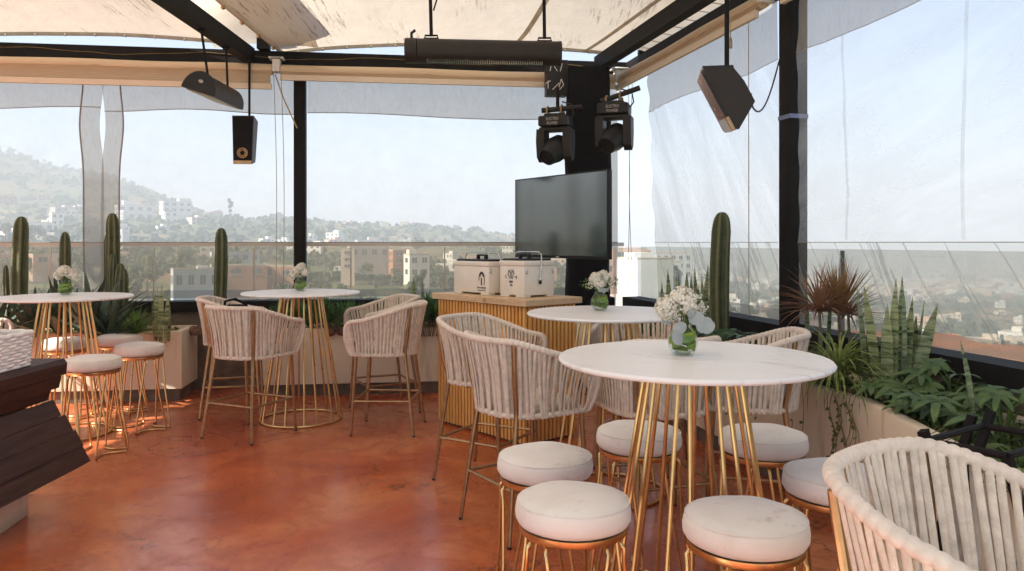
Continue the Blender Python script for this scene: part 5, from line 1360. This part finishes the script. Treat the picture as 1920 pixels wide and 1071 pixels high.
# hanging vines on the planter wall
def vine(label, strands, seed, leaves=True):
    rr = random.Random(seed); o = thing('vine', strands[0][0], label, 'vine', 'vines hanging down the right planter wall', world=True); m = MB(); lf = MB()
    for p, L_, dx in strands:
        p = V(p); pts = [p + V((.05,.02,.03))]
        n = 9
        for k in range(n):
            t = k/(n-1); pts.append(p + V((-.012 + dx*t*.3 + .015*sin(t*7+seed+dx*40), dx*t*.8 + .012*cos(t*6+dx*30), -L_*t)))
        m.tube(pts, .0022, 4)
        if leaves:
            for k in range(2, len(pts)):
                if rr.random() < .55:
                    c = pts[k]; d = V((rr.uniform(-1,-.1), rr.uniform(-1,1), rr.uniform(-1,.3))).normalized(); s = rr.uniform(.016,.030); lf.leaf([c, c+d*s*.5, c+d*s], [.003, s*.42, .001], V((-.8,-.5,.4)), .2)
    m.build('strands', MT['vine'], o)
    if leaves and lf.v: lf.build('leaf', MT['vine_leaf'], o, ang=0)
    return o
def edge(y): return V((interp([2.6,3.95,4.15,6.45],[1.70,1.80,1.74,1.24], y) - .012, y, .69))
vine('leafy vine trailing down the planter wall behind the stool', [(edge(4.75),.42,.05),(edge(4.9),.30,-.05)], 1)
vine('long thin vine with tiny leaves near the planter corner', [(edge(4.42),.62,-.06),(edge(4.5),.5,.10)], 2)
vine('short leafy vine behind the chair by the big cactus', [(edge(5.15),.30,.03),(edge(5.3),.36,-.05)], 3)
vine('thick tangle of dry vines hanging at the planter corner', [(edge(3.98+.02*k),.30+.035*((k*7)%6),.02*((k*5)%4-1.5)) for k in range(10)], 4)
vine('dry brown strands hanging behind the tray stand', [(edge(3.02+.03*k),.22+.05*((k*3)%4),.03*((k*5)%4-1.5)) for k in range(6)], 5, False)
# lava stones in the planters
sp_ = []
for k, (px, y, z) in enumerate([(365,7.55,ZP),(385,7.6,ZP),(372,7.45,ZP),(620,7.5,ZP),(640,7.55,ZP),(1380,5.2,ZR),(1395,5.15,ZR)]):
    m = MB(); m.lathe([(.001,-.04),(.045,-.02),(.055,.01),(.04,.045),(.001,.06)], n=12, capb=False, capt=False); s_ = 1 + .3*sin(k*2.1)
    for p in m.v: p *= s_*(1 + .3*noise.noise(p*22 + V((k*3,0,0))))
    b = pb(px,0,y,z); m.v = [p + b + V((0,0,.03)) for p in m.v]
    tag(m.build('stone', MT['stone'], ang=0, loc=b), 'rough brown lava stone on the planter soil', 'stone', 'lava stones in the planters')
# ------------------------------------------------------------------ the valley outside
AZ = [-1200, 0, 250, 420, 620, 900, 1080, 1240, 1500, 1920, 3200]      # photo columns (bearing)
DS = [30, 90, 160, 300, 500, 800, 1150, 1600, 2300, 4000, 9000]
HT_ = {   # height above the eye (m) by bearing and distance
 -1200: [-26,-25,-24,-20,-10,15,70,120,90,40,20],
 0:     [-26,-25,-24,-21,-12,10,60,168,110,40,10],
 250:   [-26,-25,-24,-21,-14,14,62,110,80,20,0],
 420:   [-26,-26,-25,-22,-13,20,38,40,20,0,-20],
 620:   [-26,-26,-25,-22,-14,14,30,20,0,-20,-40],
 900:   [-26,-26,-25,-22,-15,3,12,0,-20,-40,-40],
 1080:  [-28,-28,-27,-25,-20,-16,-10,-20,-40,-60,-10],
 1240:  [-28,-30,-31,-33,-36,-42,-50,-60,-75,-80,60],
 1500:  [-28,-33,-38,-46,-56,-68,-78,-88,-100,-95,20],
 1920:  [-28,-32,-36,-46,-58,-70,-80,-90,-100,-100,-20],
 3200:  [-28,-32,-36,-46,-58,-70,-80,-90,-100,-100,0]}
def ground_z(x, y):
    d = math.hypot(x, y); ang = math.atan2(x, y)
    ang = max(-1.45, min(1.45, ang)) if abs(ang) < 1.6 else (1.45 if ang > 0 else -1.45)
    px = CX + FPX*math.tan(max(-1.0, min(1.0, ang)))
    px = max(-1200, min(3200, px)); i = 1
    while i < len(AZ)-1 and AZ[i] < px: i += 1
    t = (px - AZ[i-1])/(AZ[i]-AZ[i-1]); t = max(0, min(1, t))
    ld = [math.log(q) for q in DS]; l_ = math.log(max(d, 30))
    z = lerp(interp(ld, HT_[AZ[i-1]], l_), interp(ld, HT_[AZ[i]], l_), t)
    k = min(1, d/600.0)
    z += (noise.fractal(V((x*.004, y*.004, 1.5)), 1.0, 2.0, 4)*10 + noise.noise(V((x*.02, y*.02, 4)))*2.5)*k*(1 if d < 3500 else .3)
    return EYE + z
mb = MB(); NA, NR = 300, 90
rs_ = [12*math.exp(k/(NR-1)*math.log(14000/12)) for k in range(NR)]
vs = []; fs = []
for r_ in rs_:
    for k in range(NA):
        # more columns of ground in front than behind
        u = k/NA; a = PI*(2*u-1); a = a*.55 + (a/PI)**3*PI*.45
        x, y = sin(a)*r_, cos(a)*r_; vs.append(V((x, y, ground_z(x, y) if r_ > 30 else EYE - 28)))
for i in range(NR-1):
    for k in range(NA):
        l = (k+1) % NA; fs.append((i*NA+k, i*NA+l, (i+1)*NA+l, (i+1)*NA+k))
fs.append(tuple(range(NA-1,-1,-1)))
mb.add(vs, fs)
def ground_mat():
    m, nt, out = nodes('valley_ground'); v = coords(nt, 'Object')
    a = noise_n(nt, v, .0065, 6, .6); b = noise_n(nt, v, .05, 6, .65); c = noise_n(nt, v, .35, 4)
    col = ramp(nt, a, [(.38, (.075,.105,.04)), (.50, (.15,.13,.065)), (.60, (.30,.18,.10))])
    col = mixc(nt, ramp(nt, b, [(.46, 0.0), (.58, .85)]), col, (.055,.085,.03))
    col = mixc(nt, ramp(nt, c, [(.5, 0.0), (.7, .4)]), col, (.04,.06,.025))
    pbsdf(nt, out, Base_Color=col, Roughness=.95, Specular_IOR_Level=.1); return m
g_ = mb.build('terrain', ground_mat(), ang=0); tag(g_, kind='structure')

WALLS = {'white': mat('white_render', (.74,.72,.67), .85, 0, .06, .4), 'cream': mat('cream_render', (.62,.52,.40), .85, 0, .08, .4), 'brick': mat('brick_render', (.40,.20,.12), .9, 0, .12, .8),
         'pink': mat('pink_render', (.58,.38,.29), .85, 0, .08, .5), 'blue': mat('pale_blue_render', (.46,.50,.53), .85, 0, .06, .5), 'grey': mat('concrete_render', (.38,.35,.32), .9, 0, .12, .6)}
WIN = mat('window_glazing', (.10,.11,.12), .2, 0, .3, .6); ROOF = mat('flat_roof', (.45,.40,.34), .95, 0, .2, .5); TILE = mat('clay_tile_roof', (.42,.20,.11), .9, 0, .2, 1.2)
PAVE = mat('courtyard', (.35,.30,.24), .9, 0, .2, .5)
def building(label, px, py_top, d, w_, dep, h, rz, col, rows, cols, extra=None, group=None, parts=True, loc=None, roof=None):
    if loc is None:
        p = at(px, py_top, d); loc = V((p.x, p.y, p.z - h))
    o = thing('building', loc, label, 'building', group, rz)
    m = MB(); m.box((0,0,h/2-6), (w_,dep,h+12)); 
    if extra:
        for (ex, ey, ez, ew, ed, eh) in extra: m.box((ex,ey,ez+eh/2), (ew,ed,eh))
    m.build('wall', WALLS[col], o, False)
    m = MB(); m.box((0,0,h+.06), (w_-.5,dep-.5,.10)); 
    for s in (-1,1): m.box((0,s*(dep/2-.13),h+.25), (w_+.02,.26,.5)); m.box((s*(w_/2-.13),0,h+.25), (.26,dep-.54,.5))
    m.build('roof', TILE if roof == 'tile' else ROOF, o, False)
    if parts:
        fh = h/rows
        for r_ in range(rows):
            for c_ in range(cols):
                x = -w_/2 + w_*(c_+.5)/cols; z = fh*(r_+.55); ww = w_/cols*.46; wh = fh*.46
                q = MB(); q.box((x,-dep/2-.01,z), (ww,.10,wh)); fr_ = q.build('window', WIN, o, False)
                q = MB(); q.box((x,-dep/2-.06,z-wh/2-.12), (ww+.4,.25,.14)); q.box((x,-dep/2-.085,z), (.10,.06,wh)); q.build('frame', WALLS['white'], fr_, False)
        for r_ in range(rows):
            n2 = max(1, int(dep/5))
            for c_ in range(n2):
              for sx in (-1,1): q = MB(); q.box((sx*(w_/2+.01), -dep/2 + dep*(c_+.5)/n2, fh*(r_+.55)), (.10, dep/n2*.4, fh*.42)); q.build('window', WIN, o, False)
            continue
            q.box((-w_/2-.01, -dep/2 + dep*(c_+.5)/n2, fh*(r_+.55)), (.10, dep/n2*.4, fh*.42)); q.box((w_/2+.01, -dep/2 + dep*(c_+.5)/n2, fh*(r_+.55)), (.10, dep/n2*.4, fh*.42))
            q.build('window_row', WIN, o, False)
    return o
def yaw(px, extra=0.0): return -math.atan((px-CX)/FPX) + extra      # front turned to the terrace
for a in (
    ('low pale blue building with four dark windows, seen between the left cacti', 366, 506, 235, 13, 10, 6.4, yaw(366,.10), 'blue', 1, 4, [(2,0,6.4,3,3,1.2)]),
    ('brick building right of the pale blue one', 462, 498, 300, 15, 12, 4.5, yaw(462), 'brick', 1, 2),
    ('flat brick house behind the back post', 525, 500, 310, 14, 12, 5, yaw(525,-.2), 'brick', 1, 2),
    ('brown apartment block with pale piers left of the wide curtain', 690, 463, 400, 20, 14, 6, yaw(690,.1), 'grey', 1, 4),
    ('narrow white tower house above the trees', 652, 468, 350, 6, 9, 9, yaw(652), 'cream', 3, 1),
    ('white stepped house behind the television side of the wide curtain', 781, 478, 300, 8, 8, 9, yaw(781,.3), 'white', 2, 2, [(-2,0,9,3,4,2)]),
    ('dark brown block among trees left of the coolers', 755, 470, 390, 12, 12, 7, yaw(755,.2), 'brick', 2, 2),
    ('bright white block with glazed floors in the open corner gap', 1208, 486, 190, 9.5, 12, 9.5, yaw(1208,.45), 'white', 3, 0, [(-1.5,0,9.5,5,6,1.6)], None, False),
    ('terracotta block standing behind the white one in the corner gap', 1172, 467, 270, 12, 12, 14, yaw(1172,.3), 'pink', 3, 2, [(2,0,14,6,7,.6)]),
    ('brown flat topped block right of the terracotta block', 1192, 470, 300, 9, 12, 14, yaw(1192,.2), 'brick', 3, 2),
    ('white glazed floors attached right of the bright white block', 1247, 492, 195, 7, 9, 8.6, yaw(1247,.1), 'blue', 3, 2),
    ('long glass fronted building beyond the white block', 1256, 476, 330, 18, 12, 10, yaw(1256), 'blue', 3, 6),
    ('white house on the left slope, nearest its ridge', 252, 386, 800, 34, 16, 15, yaw(252,.2), 'white', 2, 4, [(-6,0,15,10,10,5)]),
    ('white flat roofed villa standing on the ridge', 330, 379, 840, 30, 16, 12, yaw(330,.25), 'white', 2, 4, [(8,0,12,12,10,4)]),
    ('small white villa below the ridge', 318, 398, 780, 12, 12, 12, yaw(318,.3), 'white', 2, 2),
    ('white house low on the left slope', 62, 418, 600, 26, 12, 8, yaw(62,.2), 'white', 1, 4),
    ('white tower like house on the left slope', 106, 400, 640, 9, 9, 16, yaw(106,.2), 'white', 3, 2),
    ('cream house at the frame edge on the left slope', 10, 414, 560, 16, 12, 10, yaw(10,.2), 'cream', 2, 3),
    ('pink house glimpsed left of the second cactus', 92, 478, 330, 14, 12, 4.5, yaw(92,.2), 'pink', 1, 2),
    ('low brick house left of the clustered cactus', 20, 478, 330, 15, 12, 4.5, yaw(20,.2), 'brick', 1, 2),
    ('cream house with terrace above the pale blue building', 440, 474, 380, 22, 12, 5, yaw(440,.1), 'blue', 1, 5),
    ('long white roofed houses below the right curtain', 1860, 668, 62, 13, 9, 6, yaw(1860,-.1), 'pink', 2, 5, None, None, True, None, 'tile'),
    ('white house with tiled roof below the right sill', 1700, 640, 85, 12, 9, 6, yaw(1700,.2), 'white', 2, 4, None, None, True, None, 'tile')):
    building(*a)
# many small houses over the valley and hillside: three shared shapes
protos = []
for k, (c, w_, d_, h_) in enumerate((('white',11,9,6),('cream',13,10,7),('pink',12,9,5),('brick',14,10,7),('white',9,9,9),('grey',16,11,8))):
    m = MB(); m.cur = 0; m.box((0,0,h_/2-4), (w_,d_,h_+8)); m.box((w_*.2,0,h_+1), (w_*.4,d_*.6,2.0)); 
    m.cur = 1
    for r_ in range(2):
        for c_ in range(3): m.box((-w_/2+w_*(c_+.5)/3, -d_/2-.02, h_*(r_+.5)/2), (w_/3*.45,.1,h_*.22))
    m.cur = 2; m.box((0,0,h_+.05), (w_*.98,d_*.98,.12))
    protos.append((m, c))
rr = random.Random(21); first = {}
def far_house(x, y, sc, rz, k):
    loc = V((x, y, ground_z(x, y) - .5)); m, c = protos[k]
    if k not in first:
        o = m.build('house', [WALLS[c], WIN, ROOF if c != 'pink' else TILE], smooth=False); first[k] = o
    else:
        o = first[k].copy(); COL.objects.link(o)
    o.location = loc; o.rotation_euler = (0,0,rz); o.scale = (sc,sc,sc)
    tag(o, 'small far off house among trees in the hazy valley', 'house', 'houses scattered over the valley and hills')
n = 66
while n < 240:
    px = rr.uniform(-60, 1080) if n < 110 else rr.uniform(1240, 1990)
    d = math.exp(rr.uniform(math.log(430 if n < 110 else 240), math.log(1000 if n < 110 else 2000)))
    x = (px-CX)/FPX*d; y = d
    if n < 110 and noise.noise(V((x*.008, y*.008, 3))) < -.1: n += .0; 
    if 1100 < px < 1240: continue
    far_house(x, y, rr.uniform(.7, 1.25), yaw(px, rr.uniform(-.6,.6)), rr.choice((0,0,0,1,2,3,4,5) if n < 110 else (0,0,1,1,2,2,4,3))); n += 1
# the farther city on the plain: one mass nobody could count
m = MB(); m.cur = 0
for k in range(2600):
    px = rr.uniform(1180, 2050); d = math.exp(rr.uniform(math.log(1300), math.log(6500))); x = (px-CX)/FPX*d; z = ground_z(x, d); s = rr.uniform(8, 22)
    m.cur = rr.choice((0,0,1,2)); m.box((x, d, z + s*.25 - 2), (s, s*.9, s*.5+4), rr.uniform(0,1.5))
c_ = m.build('city', [WALLS['white'], WALLS['cream'], WALLS['pink']], smooth=False); tag(c_, 'distant pale city spread over the hazy plain', 'city', kind='stuff')
# trees: three crowns of leaf clumps, shared by many copies
def crown_mb(seed, n=420, rx=2.4, rz_=2.0, lf=.34):
    rr = random.Random(seed); m = MB(); lob = [(V((rr.uniform(-1,1)*rx*.6, rr.uniform(-1,1)*rx*.6, rr.uniform(-.5,.7)*rz_)), rr.uniform(.5,.85)*rx*.75) for _ in range(9)]
    for k in range(n):
        c, r = rr.choice(lob); d = V((rr.gauss(0,1), rr.gauss(0,1), rr.gauss(.15,1))).normalized(); p = c + d*r*rr.uniform(.6,1.0); t = d.orthogonal().normalized(); t = Matrix.Rotation(rr.uniform(0,6.3),3,d) @ t; b = d.cross(t); s = lf*rr.uniform(.6,1.4)
        m.add([p - t*s, p + b*s*.8 + d*s*.3, p + t*s, p - b*s*.8 - d*s*.2], [(0,1,2,3)])
    return m
TL = [leafmat('tree_leaves_a', (.035,.07,.018), (.10,.15,.045), .7, .2, .5), leafmat('tree_leaves_b', (.03,.055,.02), (.075,.115,.04), .7, .2, .5), leafmat('tree_leaves_c', (.08,.10,.03), (.18,.19,.07), .7, .2, .5)]
trees = []
for k in range(4):
    o = bpy.data.objects.new('tree', None); COL.objects.link(o)
    cr = crown_mb(k, 420, (2.4,2.8,2.0,1.2)[k], (1.9,1.7,2.4,3.6)[k]); cr.v = [p + V((0,0,(4.0,3.8,4.4,6.0)[k])) for p in cr.v]
    cr.build('crown', TL[(0,1,2,1)[k]], o, ang=0); q = MB(); q.tube([(0,0,-1.5),(.1,.05,2),(0,0,4)], [.28,.2,.1], 7)
    for a in range(3): q.tube([(0,0,2.2),(cos(a*2.1)*1.0,sin(a*2.1)*1.0,3.8)], [.12,.05], 5)
    q.build('trunk', MT['trunk'], o); trees.append(o)
tl_ = ['round green tree on the hazy slope beyond the railing', 'wide dark tree on the hazy slope beyond the railing', 'pale yellow green tree on the hazy slope beyond the railing', 'tall slim dark tree on the hazy slope beyond the railing']
used = set()
def put_tree(px, d, sc, k):
    x = (px-CX)/FPX*d; loc = V((x, d, ground_z(x, d)-.3))
    if k in used: o = dup(trees[k], loc, rr.uniform(0,6.28), sc=sc)
    else: o = trees[k]; used.add(k); o.location = loc; o.scale = (sc,sc,sc)
    tag(o, tl_[k], 'tree', 'trees over the valley and hills')
put_tree(432, 800, 2.6, 3); put_tree(780, 560, 2.4, 0); put_tree(600, 640, 1.6, 1); put_tree(560, 640, 1.8, 1)
for px, d, sc, k in ((295,190,1.2,0),(275,200,1.1,2),(330,260,1.2,2),(560,180,1.2,0),(700,200,1.4,1),(735,210,1.5,2),(760,190,1.3,0),(820,210,1.5,2),(850,200,1.5,0),(880,220,1.4,1),(905,230,1.6,2),(655,210,1.2,1),(620,230,1.3,0),(1225,120,1.0,2),(1190,150,1.0,0),(1165,160,1.1,1),(1150,170,1.2,1),(1400,95,1.2,2),(1440,105,1.2,0),(1370,100,1.1,2),(1340,110,1.2,2),(1640,80,1.0,2),(1670,90,1.1,0),(1760,100,1.2,2)):
    put_tree(px, d, sc, k)
for k in range(262):
    left = k < 205; px = rr.uniform(-60, 1060) if left else rr.uniform(1240, 2000); d = math.exp(rr.uniform(math.log(160), math.log(520 if left else 800))); put_tree(px, d, rr.uniform(.8,1.5)*(1 + d/1500), rr.choice((0,1,2,0,1,2,3)))
# scrub and woods on the far slopes as one mass
m = MB()
for k in range(5200):
    left = k < 3600; px = rr.uniform(-80, 1090) if left else rr.uniform(1200, 2050); d = math.exp(rr.uniform(math.log(350), math.log(2100 if left else 3500))); x = (px-CX)/FPX*d
    if noise.noise(V((x*.006, d*.006, 8))) < -.25: continue
    z = ground_z(x, d); s = rr.uniform(1.6,3.8)*(1 + d/1600)
    for j in range(9):
        dd = V((rr.gauss(0,1), rr.gauss(0,.7), abs(rr.gauss(.2,1)))).normalized(); p = V((x,d,z)) + dd*s*rr.uniform(.5,1); t = V((rr.gauss(0,1), rr.gauss(0,1), rr.gauss(0,1))).normalized(); b = t.orthogonal().normalized(); q = s*.5
        m.add([p - t*q, p + b*q, p + t*q, p - b*q], [(0,1,2,3)])
wd = m.build('woods', TL[1], smooth=False); tag(wd, 'scrub and woods covering the far slopes', 'woods', kind='stuff')
# hazy morning air
hz_m, nt, out = nodes('haze_air'); pv = N(nt, 'ShaderNodeVolumePrincipled', ins={'Color': rgb((.65,.695,.76)), 'Density': HAZE, 'Anisotropy': 0.0}); L(nt, pv.outputs[0], out.inputs['Volume'])
if HAZE > 0:
    m = MB(); m.box((0, 0, 0), (32000, 32000, 460)); h_ = m.build('haze', hz_m, smooth=False); tag(h_, kind='stuff', label='pale morning haze over the valley', cat='haze')
